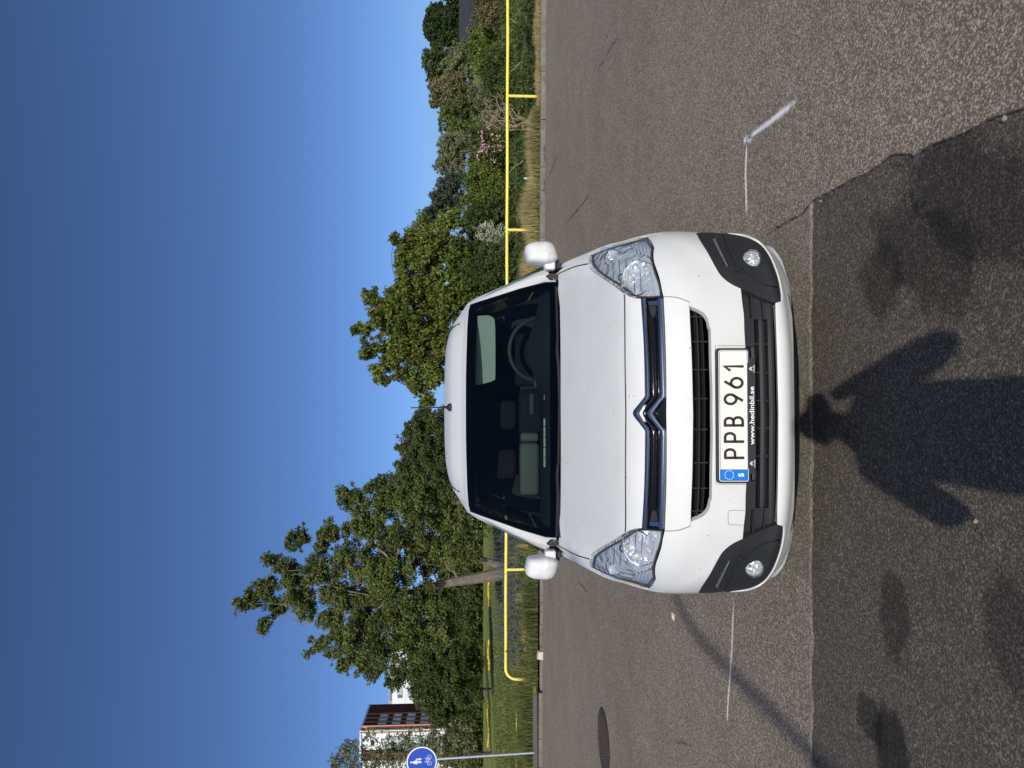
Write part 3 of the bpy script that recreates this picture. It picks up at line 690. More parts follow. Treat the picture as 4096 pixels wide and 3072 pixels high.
cbox('seat_back_shell', (R7(1050,472), R7(1272,1060)), 1.93, 1.99, M['seat_light'], .035)
cbox('seat_back_shell', (R7(1058,360), R7(1262,462)), 1.93, 1.99, M['seat_light'], .02)
cbox('screen_unit', (R6(1150,1440), R6(1225,1695)), 1.62, 1.68, M['dash'], .015)
cbox('screen_unit', (R6(1200,1250), R6(1300,1400)), 1.60, 1.66, M['dash'], .015)
# sun visors: pale colour paints sun on the driver's, dark colour shades the other
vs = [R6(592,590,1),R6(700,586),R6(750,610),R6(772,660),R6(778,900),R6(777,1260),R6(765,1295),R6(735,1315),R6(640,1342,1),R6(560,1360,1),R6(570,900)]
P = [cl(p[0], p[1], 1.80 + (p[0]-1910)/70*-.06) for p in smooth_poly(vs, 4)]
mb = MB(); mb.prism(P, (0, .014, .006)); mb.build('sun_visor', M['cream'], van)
vs = [R7(492,430,1),R7(505,900),R7(515,1060),R7(560,1120),R7(590,1110),R7(575,900),R7(560,430,1)]
P = [cl(p[0], p[1], 1.84) for p in smooth_poly(vs, 3)]; mb = MB(); mb.prism(P, (0, .02, .0)); mb.build('sun_visor', M['dash'], van)
# cabin shell
mb = MB(); mb.prism([Vector((x, 2.35, z)) for x, z in ((-.80,.4),(.80,.4),(.80,1.1),(.62,1.62),(.5,1.72),(-.5,1.72),(-.62,1.62),(-.80,1.1))], (0, .03, 0)); mb.build('bulkhead', M['cabin'], van)
mb = MB(); mb.box((-.78, 1.05, .38), (.78, 2.4, .42)); mb.build('cabin_floor', M['cabin'], van)

# --- roof, pillars, sides
def roof_z(y): return interp([(1.74,1.650),(1.80,1.672),(1.90,1.703),(2.05,1.738),(2.25,1.768),(2.5,1.790),(2.8,1.802),(3.3,1.808),(3.9,1.80),(4.25,1.78),(4.33,1.74)], y)
SEC = [(0,0),(.25,-.003),(.42,-.012),(.53,-.032),(.60,-.065),(.645,-.105),(.675,-.15),(.70,-.21)]
def topedge(x):                         # where the roof starts: along the top of the glass
    zt = max((z for xx, z in ws if abs(abs(xx)-min(abs(x), HWC-.01)) < .03), default=1.65)
    return W_(x, zt) + .0, zt
rows = []
HWC = max(x for x, z in ws if z > 1.60) - .004; 
xs_ = [-HWC+2*HWC*k/28 for k in range(29)]
te = [topedge(x) for x in xs_]
ys_ = [0, .02, .06, .12, .22, .38, .6, .9, 1.3, 1.8, 2.2, 2.42, 2.5]
for dy in ys_:
    row = []
    for x, (ye, zt) in zip(xs_, te):
        y = ye + dy*(4.32-ye)/2.5
        hw = HWC + (.575-HWC)*min(1, dy/.35); x = x*hw/HWC; zc = roof_z(y) - interp([(0,0),(.25,.003),(.42,.012),(.50,.024),(.575,.050)], abs(x)); w = min(1, dy/.25)
        w = w*w*(3-2*w); row.append(Vector((x, y, zt*(1-w) + zc*w + (.012*min(1, dy/.03)*(1-w)))))
    rows.append(row)
rf = MB(); rf.loft(rows, close=False, cap=False); o_r = rf.build('roof', M['paint'], van, True)
for s in (1, -1):
    # pillar and cant rail: one strip from the wing to the rear, lofted across
    st = []
    inner = [(2224,1126,1.14),(2180,1127,0),(2080,1153,0),(1980,1185,0),(1925,1202,0),(1884,1216,0)]
    outer = [(2178,1079,1.22),(2130,1094,1.36),(2039,1134,1.60),(1971,1168,1.80),(1910,1195,1.95),(1870,1224,2.10)]
    ring = []
    for i, (a, b) in enumerate(zip(inner, outer)):
        pi_ = hit(W_, a[0], a[1], 2.2) + Vector((0, -.004, 0)); po = cl(b[0], b[1], b[2]); mid = (pi_*.55 + po*.45) + Vector((.006, -.028, .012))
        q = pi_*.85 + po*.15 + Vector((0, -.014, .004)); m2 = pi_*.25 + po*.75 + Vector((.012, -.014, .006))
        ins = po + Vector((-.02, .06, -.05)); ring.append([pi_ + Vector((-.01, .03, 0)), pi_, q, mid, m2, po, ins])
    # hand over to the roof side
    for y in (2.25, 2.5, 2.8, 3.3, 3.9, 4.32):
        z = roof_z(y); ring.append([Vector((.555, y, z-.07)), Vector((.570, y, z-.046)), Vector((.590, y, z-.052)), Vector((.612, y, z-.066)), Vector((.648, y, z-.10)), Vector((.685, y, z-.165)), Vector((.69, y, z-.26))])
    for r_ in ring:
        for v in r_: v.x *= s
    mb = MB(); mb.loft(ring, close=False, cap=False); mb.build('side_rail', M['paint'], van, True)
    # body side below the glass
    out = []
    for k in range(14):
        z = .40 + (1.10-.40)*k/13; out.append((S(.984*interp(WID, z), z) - .004, z))
    out += [(1.17, 1.125)] + [(1.3+.38*k, 1.13) for k in range(8)] + [(4.33, 1.13), (4.36, .9), (4.36, .5), (4.30, .27), (4.12, .26)]
    out += [(3.72 + .36*math.cos(math.radians(a_)), .30 + .36*math.sin(math.radians(a_))) for a_ in range(-5, 190, 13)]
    out += [(3.2, .26), (2.6, .26), (2.0, .26), (1.5, .26)] + [(1.03 + .37*math.cos(math.radians(a_)), .30 + .37*math.sin(math.radians(a_))) for a_ in range(-5, 150, 11)]+[(.70, .40), (.62, .37)]
    ZS = [(S(.984*interp(WID, z), z) - .004, z) for z in np.linspace(.4, 1.1, 15)]
    ZS = [p for i, p in enumerate(ZS) if all(p[0] > q[0] + 1e-4 for q in ZS[:i])] + [(1.3, 1.13), (1.6, 1.14)]
    def zsh(y): return interp(ZS, y)
    def Xs(y, z):
        w0 = interp(WID, z)*.985; t = min(1, max(0, (y-.45)/.85)); t = t*t*(3-2*t); f = min(1, max(0, (zsh(y)-z)/.22)); f = f*f*(3-2*f); bl = min(1, max(0, (y-1.2)/.4)); t *= f*(1-bl) + bl
        return w0 + (interp([(.26,.88),(.45,.90),(.62,.906),(.85,.902),(.98,.885),(1.08,.862),(1.13,.846)], z) - w0)*t
    ve = [Vector(p) for p in out]; ed = [(i, (i+1) % len(out)) for i in range(len(out))]
    for i in range(1, 60):
        for j in range(1, 15):
            y, z = .45 + 3.91*i/60, .26 + .87*j/15
            if inside(out, y, z) and min((p[0]-y)**2 + (p[1]-z)**2 for p in out) > .0009: ve.append(Vector((y, z)))
    v2, e2, f2, *_ = delaunay_2d_cdt(ve, ed, [], 0, 1e-6)
    V = [Vector((s*(Xs(p[0], p[1]) - max(0, p[0]-4.1)*.35), p[0], p[1])) for p in v2]
    F = [tuple(f) for f in f2 if inside(out, sum(v2[i][0] for i in f)/3, sum(v2[i][1] for i in f)/3)]
    o_side = build('body_side', V, F, M['paint'], van, True)
    # shoulder strip that carries the wing round to the flank
    A_ = []
    for q, of in ((.950,.010),(.968,.006),(.984,.002)):
        A_.append([Vector((s*interp(WID, z)*q, S(interp(WID, z)*q, z) + of, z)) for z in [.40 + .70*k/16 for k in range(17)]])
    mb = MB(); mb.loft(A_, close=False, cap=False); mb.build('wing_edge', M['paint'], o_side, True)
    mb = MB(); mb.loft([[Vector((s*(.60 + .24*q), 1.03 + .39*math.cos(math.radians(a_)), .30 + .39*math.sin(math.radians(a_)))) for a_ in range(-10, 192, 10)] for q in (0, 1)], close=False, cap=False)
    mb.build('arch_liner', M['gap'], o_side); mb = MB(); mb.loft([[Vector((s*(.60 + .24*q), 3.72 + .375*math.cos(math.radians(a_)), .30 + .375*math.sin(math.radians(a_)))) for a_ in range(-10, 192, 10)] for q in (0, 1)], close=False, cap=False); mb.build('arch_liner', M['gap'], o_side)
    mb = MB(); mb.tube([Vector((s*(.905 if z > .3 else .9), 2.28, z)) for z in (.32,.6,.85,1.0)] , .003, 4); mb.build('door_seam', M['seam'], o_side)
    mb = MB(); mb.box((min(s*.86, s*.893), 1.25, .93), (max(s*.86, s*.893), 1.27, .95)); mb.build('side_repeater', M['trim'], o_side); mb = MB(); mb.box((min(s*.88, s*.905), 2.05, .95), (max(s*.88, s*.905), 2.2, .975)); mb.build('door_handle', M['trim'], o_side)
    # side glass and rear quarter
    for nm, (y0, y1), mt in (('door_glass', (1.22, 2.25), 'side_glass'), ('quarter_panel', (2.25, 4.33), 'paint')):
        rows = []
        for y in np.linspace(y0, y1, 8):
            top = roof_z(y)-.165 if y > 2.05 else interp([(1.20,1.20),(1.36,1.31),(1.6,1.45),(1.8,1.55),(1.95,1.60),(2.1,1.62)], y)
            xt = .672 if y > 2.05 else interp([(1.2,.80),(1.36,.77),(1.6,.73),(1.8,.70),(2.05,.675)], y)
            rows.append([Vector((s*(.855+(xt-.855)*k/3), y, 1.13 + (top-1.13)*k/3)) for k in range(4)])
        mb = MB(); mb.loft(rows, close=False, cap=False); mb.build(nm, M[mt], van, True)
    # black door trim in front corner and mirror
    mo = [(592,140),(600,115),(640,98),(715,92),(750,105),(768,130),(778,160),(787,190),(790,215),(775,222),(775,236),(712,256),(706,236),(650,232),(606,215),(594,190)]
    base = [cl(*Z1(*p), 1.10) for p in smooth_poly([p for p in mo], 3)]
    cxm = sum(p.x for p in base)/len(base); czm = sum(p.z for p in base)/len(base); cen = Vector((cxm, 1.10, czm))
    R9 = lambda X, Y: (2080 + X/7.54, 900 + Y/7.54)
    head = [cl(*R9(*p), 1.10) for p in smooth_poly([(154,720),(172,630),(240,560),(330,515),(450,482),(650,466),(800,470),(900,484),(970,530),(1030,610),(1085,720),(1125,830),(1155,940),(1150,1020,1),(1075,1090),(900,1180),(735,1205),(640,1196),(400,1165),(270,1130),(212,1060),(182,950),(158,830)], 3)]
    hc = sum(head, Vector())/len(head); x0, x1 = min(p.x for p in head), max(p.x for p in head); z0, z1 = min(p.z for p in head), max(p.z for p in head)
    cc = Vector(((x0+x1)/2, 0, (z0+z1)/2)); hw, hh = (x1-x0)/2, (z1-z0)/2; rings = []
    for k, dy in ((.01,-.066),(.3,-.064),(.55,-.058),(.74,-.048),(.87,-.034),(.95,-.016),(.99,.004),(1.0,.03),(.985,.075),(.95,.09),(.90,.092),(.88,.080),(.3,.080)):
        r_ = []
        for p in head:
            a = math.atan2((p.z-cc.z)/hh, (p.x-cc.x)/hw); e = cc + Vector((hw*math.copysign(abs(math.cos(a))**.5, math.cos(a)), 0, hh*math.copysign(abs(math.sin(a))**.5, math.sin(a))))
            w = min(1, k)**2.5; q = Vector((e.x*(1-w) + p.x*w, 0, e.z*(1-w) + p.z*w)); ridge = -.006*math.exp(-(((cc.z + (q.z-cc.z)*k) - (z0+.38*(z1-z0)))/.010)**2) if k < .9 else 0
            r_.append(Vector((cc.x + (q.x-cc.x)*k, 1.10 + dy + ridge + .02*(q.x-cc.x)/hw*k, cc.z + (q.z-cc.z)*k)))
        rings.append(r_)
    for r_ in rings:
        for v in r_: v.x *= s
    mb = MB(); mb.loft(rings, cap=True); o_m = mb.build('wing_mirror', M['paint'], van, True)
    f = [cl(*R9(*p), 1.08) for p in ((735,1060),(1075,1010),(1076,1330),(765,1330))]
    rings = [[Vector((s*p.x, y, p.z)) for p in f] for y in (1.085, 1.17)]
    mb = MB(); mb.loft(rings); mb.build('mirror_foot', M['paint'], o_m, True, bevel=.012, seg=3)
    f = [cl(*R9(*p), 1.12) for p in ((1070,1030),(1165,1020),(1210,1180),(1205,1300),(1070,1300))]; mb = MB(); mb.prism([Vector((s*p.x, 1.12, p.z)) for p in f], (0, .06, 0)); mb.build('mirror_base', M['trim'], o_m, bevel=.003)
    # triangular black corner between glass and wing
    tri = [cl(*R6(*p), 1.17) for p in ((1340,150),(1385,133),(1452,140),(1466,210),(1410,206),(1380,196))]
    mb = MB(); mb.prism([Vector((s*p.x, p.y - .035, p.z)) for p in tri], (0, .05, 0)); mb.build('scuttle_corner', M['trim'], van)
    # wheels
    for wy in (1.03, 3.72):
        wh = MB(); c = Vector((s*.755, wy, .30)); prof = [(.19,-.09),(.24,-.10),(.28,-.095),(.298,-.07),(.30,0),(.298,.07),(.28,.095),(.24,.10),(.19,.09)]
        wh.loft([[c + Vector((o_, math.cos(a)*r_, math.sin(a)*r_)) for r_, o_ in prof] for a in [2*math.pi*k/36 for k in range(37)]], close=False, cap=False)
        t_ = wh.build('tyre', M['rubber'], None, True)
        wr = empty('wheel'); wr.parent = van; t_.parent = wr
        d_ = MB(); d_.loft([[c + Vector((s*o_, math.cos(a)*r_, math.sin(a)*r_)) for a in [2*math.pi*k/30 for k in range(30)]] for r_, o_ in ((.195,.085),(.18,.07),(.12,.05),(.06,.075),(.001,.08))], cap=False); d_.build('rim', M['satin_chrome'], wr, True)
# underside, rear
mb = MB(); mb.loft([[Vector((x, S(x, .30) + .035, .31)), Vector((x, S(x, .30) + .05, .250 - .008*(abs(x) < .52))), Vector((x, .55, .250))] for x in np.linspace(-.61, .61, 33)], close=False, cap=False); mb.build('under_tray', M['black'], van)
mb = MB(); mb.box((-.60, .40, .25), (.60, 4.2, .31)); mb.build('underbody', M['black'], van)
mb = MB(); mb.box((-.80, 4.30, .30), (.80, 4.36, 1.12)); mb.box((-.66, 4.29, 1.12), (.66, 4.345, 1.70)); mb.build('rear_doors', M['paint'], van, bevel=.015)
# aerial
ab = cl(*Z1(195, 1075), 2.04); ab = Vector((ab.x, 2.02, roof_z(2.02) + .006))
mb = MB(); mb.loft([[ab + Vector((math.cos(a)*q*.9, math.sin(a)*q*1.2, d)) for a in [2*math.pi*k/14 for k in range(14)]] for q, d in ((.030,-.012),(.030,.004),(.020,.014),(.012,.020))]); o_a = mb.build('aerial', M['trim'], van, True)
tip = cl(1648, 1631, 2.22)
mb = MB(); mb.tube([ab + Vector((0, .01, .015)), ab + Vector((0, .05, .055)), tip*.3 + ab*.7, tip, tip + Vector((0, .004, .006))], [.011, .006, .0045, .0038, .005], 6); mb.build('aerial_rod', M['trim'], o_a, True)
# roof grooves
for s in (1, -1):
    P = [Vector((s*x, y, z)) for x, y, z in ((.565,1.99,roof_z(1.99)-.052),(.56,2.2,roof_z(2.2)-.036),(.555,2.6,roof_z(2.6)-.034),(.555,3.4,roof_z(3.4)-.034),(.55,4.2,roof_z(4.2)-.034))]
    mb = MB(); mb.tube(P, .004, 5); mb.build('roof_seam', M['seam'], o_r)
# ---------------------------------------------------------------- ground
def asphalt(name, dark, light, stone, scale, contrast, wet=(), bump=.6, patchy=.18):
    m = bpy.data.materials.new(name); m.use_nodes = True; nt = m.node_tree; N = nt.nodes; Lk = nt.links; b = N['Principled BSDF']
    tc = N.new('ShaderNodeTexCoord'); co = tc.outputs['Object']
    def tex(kind, sc, det=4, **k):
        n = N.new(kind); n.inputs['Scale'].default_value = sc
        if 'Detail' in n.inputs and kind == 'ShaderNodeTexNoise': n.inputs['Detail'].default_value = det
        Lk.new(co, n.inputs['Vector']); return n
    def math_(op, a, b_, c=None):
        n = N.new('ShaderNodeMath'); n.operation = op
        for i, v in enumerate((a, b_, c)):
            if v is None: continue
            if isinstance(v, (int, float)): n.inputs[i].default_value = v
            else: Lk.new(v, n.inputs[i])
        return n.outputs[0]
    v = tex('ShaderNodeTexVoronoi', scale); v.inputs['Randomness'].default_value = 1
    sp = N.new('ShaderNodeSeparateColor'); Lk.new(v.outputs['Color'], sp.inputs[0])
    big = tex('ShaderNodeTexVoronoi', scale*.38); sb = N.new('ShaderNodeSeparateColor'); Lk.new(big.outputs['Color'], sb.inputs[0])
    fine = tex('ShaderNodeTexNoise', scale*2.2, 3); mid = tex('ShaderNodeTexNoise', 1.3, 8); mid.inputs['Roughness'].default_value = .7; lg = tex('ShaderNodeTexNoise', .22, 3)
    # value = stones of random brightness, dark between them
    e = math_('POWER', sp.outputs[0], 1.0 + contrast)
    d = math_('MULTIPLY', v.outputs['Distance'], scale*.0 + 1.1); 
    st = math_('MULTIPLY', math_('GREATER_THAN', sb.outputs[1], .86), math_('LESS_THAN', big.outputs['Distance'], .36))
    val = math_('ADD', e, math_('MULTIPLY', math_('SUBTRACT', fine.outputs['Fac'], .5), 1.5))
    val = math_('SUBTRACT', val, math_('MULTIPLY', d, .45))
    mix = N.new('ShaderNodeMix'); mix.data_type = 'RGBA'; mix.inputs[6].default_value = (*dark, 1); mix.inputs[7].default_value = (*light, 1); mix.clamp_factor = True; Lk.new(val, mix.inputs[0])
    m2 = N.new('ShaderNodeMix'); m2.data_type = 'RGBA'; m2.inputs[7].default_value = (*stone, 1); Lk.new(mix.outputs[2], m2.inputs[6]); Lk.new(math_('MULTIPLY', st, .45), m2.inputs[0])
    pv = math_('ADD', math_('MULTIPLY', math_('SUBTRACT', mid.outputs['Fac'], .5), patchy*3.2), math_('MULTIPLY', math_('SUBTRACT', lg.outputs['Fac'], .5), patchy*2.4))
    pv = math_('ADD', pv, 1.0)
    for (x, y, rx, ry, rot, amt) in wet:      # oily and damp stains
        mp = N.new('ShaderNodeMapping'); mp.vector_type = 'TEXTURE'; mp.inputs['Location'].default_value = (x, y, 0); mp.inputs['Rotation'].default_value = (0, 0, rot); mp.inputs['Scale'].default_value = (rx, ry, 1)
        Lk.new(co, mp.inputs['Vector']); ln = N.new('ShaderNodeVectorMath'); ln.operation = 'LENGTH'; Lk.new(mp.outputs[0], ln.inputs[0])
        wn_ = tex('ShaderNodeTexNoise', 7, 8); wn_.inputs['Roughness'].default_value = .72
        q = math_('ADD', ln.outputs['Value'], math_('MULTIPLY', math_('SUBTRACT', wn_.outputs['Fac'], .5), 1.6))
        mr = N.new('ShaderNodeMapRange'); mr.interpolation_type = 'SMOOTHSTEP'; mr.inputs['From Min'].default_value = .72; mr.inputs['From Max'].default_value = 1.12; mr.inputs['To Min'].default_value = 1 - amt; mr.inputs['To Max'].default_value = 1; Lk.new(q, mr.inputs[0])
        pv = math_('MULTIPLY', pv, mr.outputs[0])
    sc = N.new('ShaderNodeVectorMath'); sc.operation = 'SCALE'; Lk.new(m2.outputs[2], sc.inputs[0]); Lk.new(pv, sc.inputs['Scale'])
    Lk.new(sc.outputs[0], b.inputs['Base Color']); b.inputs['Roughness'].default_value = .82; b.inputs['Specular IOR Level'].default_value = .25
    bp = N.new('ShaderNodeBump'); bp.inputs['Strength'].default_value = bump; bp.inputs['Distance'].default_value = .004
    Lk.new(math_('ADD', sp.outputs[1], fine.outputs['Fac']), bp.inputs['Height']); Lk.new(bp.outputs[0], b.inputs['Normal'])
    return m
M['asphalt'] = asphalt('asphalt_coarse', (.150,.124,.092), (.68,.565,.43), (.80,.66,.50), 158, .45)
M['asphalt_mid'] = asphalt('asphalt_fine', (.13,.112,.086), (.50,.43,.34), (.60,.52,.42), 185, .4, bump=.35)
M['asphalt_dark'] = asphalt('asphalt_old', (.068,.058,.046), (.270,.230,.183), (.40,.34,.27), 180, .5,
    wet=[(*gnd(a_, b_).xy, *r_) for a_, b_, r_ in ((3530,1120,(.16,.15,.3,.5)),(3700,1010,(.36,.17,1.0,.5)),(3900,800,(.40,.20,.9,.55)),(3590,2470,(.17,.10,.1,.5)),(3485,2870,(.10,.09,.2,.6)),(3580,3010,(.18,.12,.2,.72)),(4060,2560,(.2,.12,.2,.45)))])
M['seam_light'] = asphalt('asphalt_seam', (.22,.19,.15), (.62,.55,.44), (.70,.62,.5), 120, .2)
M['crack'] = mat('crack', (.045, .038, .032), .95, noise=(40,.5))
def grassmat(name, c1, c2, sc):
    m = mat(name, c1, .9, noise=None); nt = m.node_tree; N = nt.nodes; b = N['Principled BSDF']; tc = N.new('ShaderNodeTexCoord')
    n = N.new('ShaderNodeTexNoise'); n.inputs['Scale'].default_value = sc; n.inputs['Detail'].default_value = 9; n.inputs['Roughness'].default_value = .75; nt.links.new(tc.outputs['Object'], n.inputs[0])
    n2 = N.new('ShaderNodeTexNoise'); n2.inputs['Scale'].default_value = sc*.05; n2.inputs['Detail'].default_value = 3; nt.links.new(tc.outputs['Object'], n2.inputs[0])
    ad = N.new('ShaderNodeMath'); ad.operation = 'ADD'; nt.links.new(n.outputs['Fac'], ad.inputs[0]); nt.links.new(n2.outputs['Fac'], ad.inputs[1])
    r = N.new('ShaderNodeMapRange'); r.inputs['From Min'].default_value = .7; r.inputs['From Max'].default_value = 1.3; nt.links.new(ad.outputs[0], r.inputs[0])
    mx = N.new('ShaderNodeMix'); mx.data_type = 'RGBA'; mx.inputs[6].default_value = (*c1, 1); mx.inputs[7].default_value = (*c2, 1); nt.links.new(r.outputs[0], mx.inputs[0]); nt.links.new(mx.outputs[2], b.inputs['Base Color'])
    b.inputs['Specular IOR Level'].default_value = .1
    return m
M['turf'] = grassmat('turf', (.13, .165, .035), (.30, .33, .085), 3.0)
M['soil'] = grassmat('verge_soil', (.06, .055, .03), (.13, .13, .055), 6.0)
def kx(X): return 15.32 - .0535 * X                      # front foot of the kerb
def sheet(name, poly, z, mt): 
    o = build(name, [(x, y, z) for x, y in poly], [tuple(range(len(poly)))], mt); return tag(o, kind='structure')
sheet('ground', [(-900,-300),(900,-300),(900,1400),(-900,1400)], -.03, M['turf'])
sheet('car_park', [(-60,-60),(60,-60),(60,kx(60)),(-60,kx(-60))], 0.0, M['asphalt'])
sheet('grass_field', [(-120,kx(-120)+.2),(120,kx(120)+.2),(160,170),(-160,170)], .085, M['turf'])
G = lambda px, py, z=0: gnd(px, py, z)
PL = G(2172, 2775, 0); 
sheet('verge', [(-7.0,kx(-7.0)+.16),(30,kx(30)+.16),(30,19.0),(-7.0,18.4)], .090, M['soil'])
# cycle path at the far left, behind the kerb
pth = [G(2149,2775,.1), G(2151,3072,.1), G(2156,3600,.1), G(2133,3600,.1), G(2131,3072,.1), G(2132,2782,.1)]
sheet('cycle_path', [(p.x, p.y) for p in pth], .104, M['asphalt_mid'])
# the patched asphalt near the camera
def jag(a, b, n, amp, seed):
    r = random.Random(seed); a = Vector(a); b = Vector(b); t = (b-a); nn = Vector((-t.y, t.x)).normalized(); o = []
    w = 0
    for i in range(n+1):
        w = w*.6 + r.uniform(-amp, amp); o.append(a + t*(i/n) + nn*(w if 0 < i < n else 0))
    return o
SY = 3.205
ck = [G(*p).xy for p in ((3020,985),(3063,952),(3110,915),(3147,892),(3190,868),(3231,838),(3290,790),(3336,760),(3410,722),(3488,684),(3540,650),(3575,622),(3640,618),(3680,617),(3720,590),(3760,570),(3841,543),(3930,500),(4031,461),(4200,390),(4700,150))]
ckj = []
for i in range(len(ck)-1):
    ckj += jag(ck[i], ck[i+1], 6, .006, i)[:-1]
ckj.append(ck[-1])
# where the crack crosses the seam
sp = [(p.x, p.y) for p in ckj]
up = [p for p in sp if p[1] > SY]; dn = [p for p in sp if p[1] <= SY]
mid_left = [(-.9, 4.9), (-.2, 4.9)]
seam = jag((-7.0, SY+.02), (dn[0][0], SY), 190, .011, 5)
sheet('asphalt_patch', [(-.95, SY-.01), (dn[0][0], SY-.01)] + [p for p in reversed(up)] + [(.35, 3.85), (-.5, 3.95), (-.92, 3.6)], .004, M['asphalt_mid'])
sheet('old_asphalt', [tuple(p) for p in seam] + dn[1:] + [(dn[-1][0], -12), (-7.0, -12)], .008, M['asphalt_dark'])
def strip(name, pts, w, z, mt, seed=1, taper=False, kind='structure'):
    r = random.Random(seed); vs = []; fs = []; n = len(pts)
    for i, p in enumerate(pts):
        a = Vector(pts[max(0, i-1)]); b = Vector(pts[min(n-1, i+1)]); t = (b-a).normalized(); nn = Vector((-t.y, t.x)); ww = w*r.uniform(.35, 1.3)
        if taper: ww *= min(1, 4*min(i+.3, n-1-i+.3)/n)
        p = Vector(p); vs += [(*(p + nn*ww/2), z), (*(p - nn*ww/2), z)]
    for i in range(n-1): fs.append((2*i, 2*i+1, 2*i+3, 2*i+2))
    o = build(name, vs, fs, mt); return tag(o, kind=kind)
strip('asphalt_seam', [(p[0], p[1]+.012) for p in seam], .030, .012, M['seam_light'], 3)
strip('asphalt_crack', [(p[0], p[1]) for p in ckj if p[1] > 1.0 and p[1] < 3.75], .0065, .013, M['crack'], 4)
for i, pts in enumerate([[(2370,2180),(2310,2260),(2318,2330),(2352,2375),(2345,2440)], [(2190,2290),(2200,2360),(2218,2450)], [(2260,900),(2300,850),(2350,790),(2385,710)], [(2186,740),(2215,660),(2240,610)], [(2700,2970),(2771,2980),(2775,3010)], [(3880,2040),(3895,2060),(3925,2130),(3960,2200)], [(3290,860),(3292,830),(3308,790),(3320,800)], [(2390,290),(2440,200),(2500,110)], [(3590,610),(3572,640),(3600,655),(3640,640)]]):
    P = [G(*p).xy for p in pts]; Q = []
    for a, b in zip(P, P[1:]): Q += jag(a, b, 7, .012*max(1, a.y/8), i+20)[:-1]
    strip('asphalt_crack', Q, .006*max(1, P[0].y/6), .0125, M['crack'] if i > 1 else M['crack'], 7+i, True)
# sprayed white marks
def spray(name):
    m = bpy.data.materials.new(name); m.use_nodes = True; nt = m.node_tree; N = nt.nodes; b = N['Principled BSDF']; b.inputs['Base Color'].default_value = (.88,.87,.82,1); b.inputs['Roughness'].default_value = .8
    tc = N.new('ShaderNodeTexCoord'); n = N.new('ShaderNodeTexNoise'); n.inputs['Scale'].default_value = 110; n.inputs['Detail'].default_value = 4; nt.links.new(tc.outputs['Object'], n.inputs[0])
    at_ = N.new('ShaderNodeAttribute'); at_.attribute_name = 'cover'
    ad = N.new('ShaderNodeMath'); ad.operation = 'ADD'; nt.links.new(n.outputs['Fac'], ad.inputs[0]); nt.links.new(at_.outputs['Fac'], ad.inputs[1])
    r = N.new('ShaderNodeMapRange'); r.inputs['From Min'].default_value = .85; r.inputs['From Max'].default_value = 1.35; nt.links.new(ad.outputs[0], r.inputs[0])
    tr = N.new('ShaderNodeBsdfTransparent'); mx = N.new('ShaderNodeMixShader'); nt.links.new(r.outputs[0], mx.inputs[0]); nt.links.new(tr.outputs[0], mx.inputs[1]); nt.links.new(b.outputs[0], mx.inputs[2]); nt.links.new(mx.outputs[0], N['Material Output'].inputs[0]); return m
M['spray'] = spray('sprayed_paint')
def spray_line(name, pts, w0, w1, c=.75, label=None):
    vs = []; fs = []; cov = []; n = len(pts)*8; P = [Vector(p) for p in pts]; L = []
    for a, b in zip(P, P[1:]):
        for k in range(12): L.append(a + (b-a)*k/12)
    L.append(P[-1]); n = len(L)
    for i, p in enumerate(L):
        t = (L[min(i+1, n-1)] - L[max(i-1, 0)]).normalized(); nn = Vector((-t.y, t.x)); w = w0 + (w1-w0)*i/(n-1); f = min(1, 6*min(i+.2, n-1-i+.2)/n)
        for q, cc in ((-.5, 0), (-.2, .62), (0, 1), (.2, .62), (.5, 0)):
            vs.append((*(p + nn*w*q*1.5), .0045)); cov.append(c*cc*(.55+.45*f))
    for i in range(n-1):
        for k in range(4): fs.append((i*5+k, i*5+k+1, (i+1)*5+k+1, (i+1)*5+k))
    me = mesh(name, vs, fs); a = me.attributes.new('cover', 'FLOAT', 'POINT'); a.data.foreach_set('value', cov); o = link(name, me, M['spray']); return tag(o, kind='structure')
spray_line('painted_mark', [G(2990,565).xy, G(2985,700).xy, G(2990,865).xy], .040, .046, .95)
spray_line('painted_mark', [G(2984,560).xy, G(3060,505).xy, G(3190,405).xy], .034, .064, .95)
spray_line('painted_mark', [G(2978,562).xy, G(3010,556).xy], .045, .045, 1.3)
spray_line('painted_mark', [G(2938,2385).xy, G(2930,2600).xy, G(2912,2850).xy, G(2912,2890).xy], .046, .040, .82)
# manhole cover
mc = (G(2393,2955) + G(2440,2955))/2; mc.x = G(2416, 2841).x - .375 
M['iron'] = mat('cast_iron', (.060,.045,.038), .7, .15, noise=(30,.3), bump=(120,.4,.002))
o_mh = empty('manhole_cover', (mc.x, mc.y, 0), 0, 'round cast iron manhole cover with scale pattern set in the asphalt', 'manhole cover')
mb = MB(); n = 40
for r0, r1, z0, z1 in ((.375,.365,.006,.010),(.365,.335,.010,.010),(.335,.33,.010,.004)):
    mb.loft([[Vector((r*math.cos(2*math.pi*k/n), r*math.sin(2*math.pi*k/n), z)) for k in range(n)] for r, z in ((r0, z0), (r1, z1))], cap=False)
mb.build('frame', M['iron'], o_mh)
mb = MB(); mb.loft([[Vector((r*math.cos(2*math.pi*k/n), r*math.sin(2*math.pi*k/n), z)) for k in range(n)] for r, z in ((.33,.004),(.322,.003),(.315,.008),(.300,.008),(.295,.003),(.001,.003))], cap=False); mb.build('lid', M['iron'], o_mh)
mb = MB()
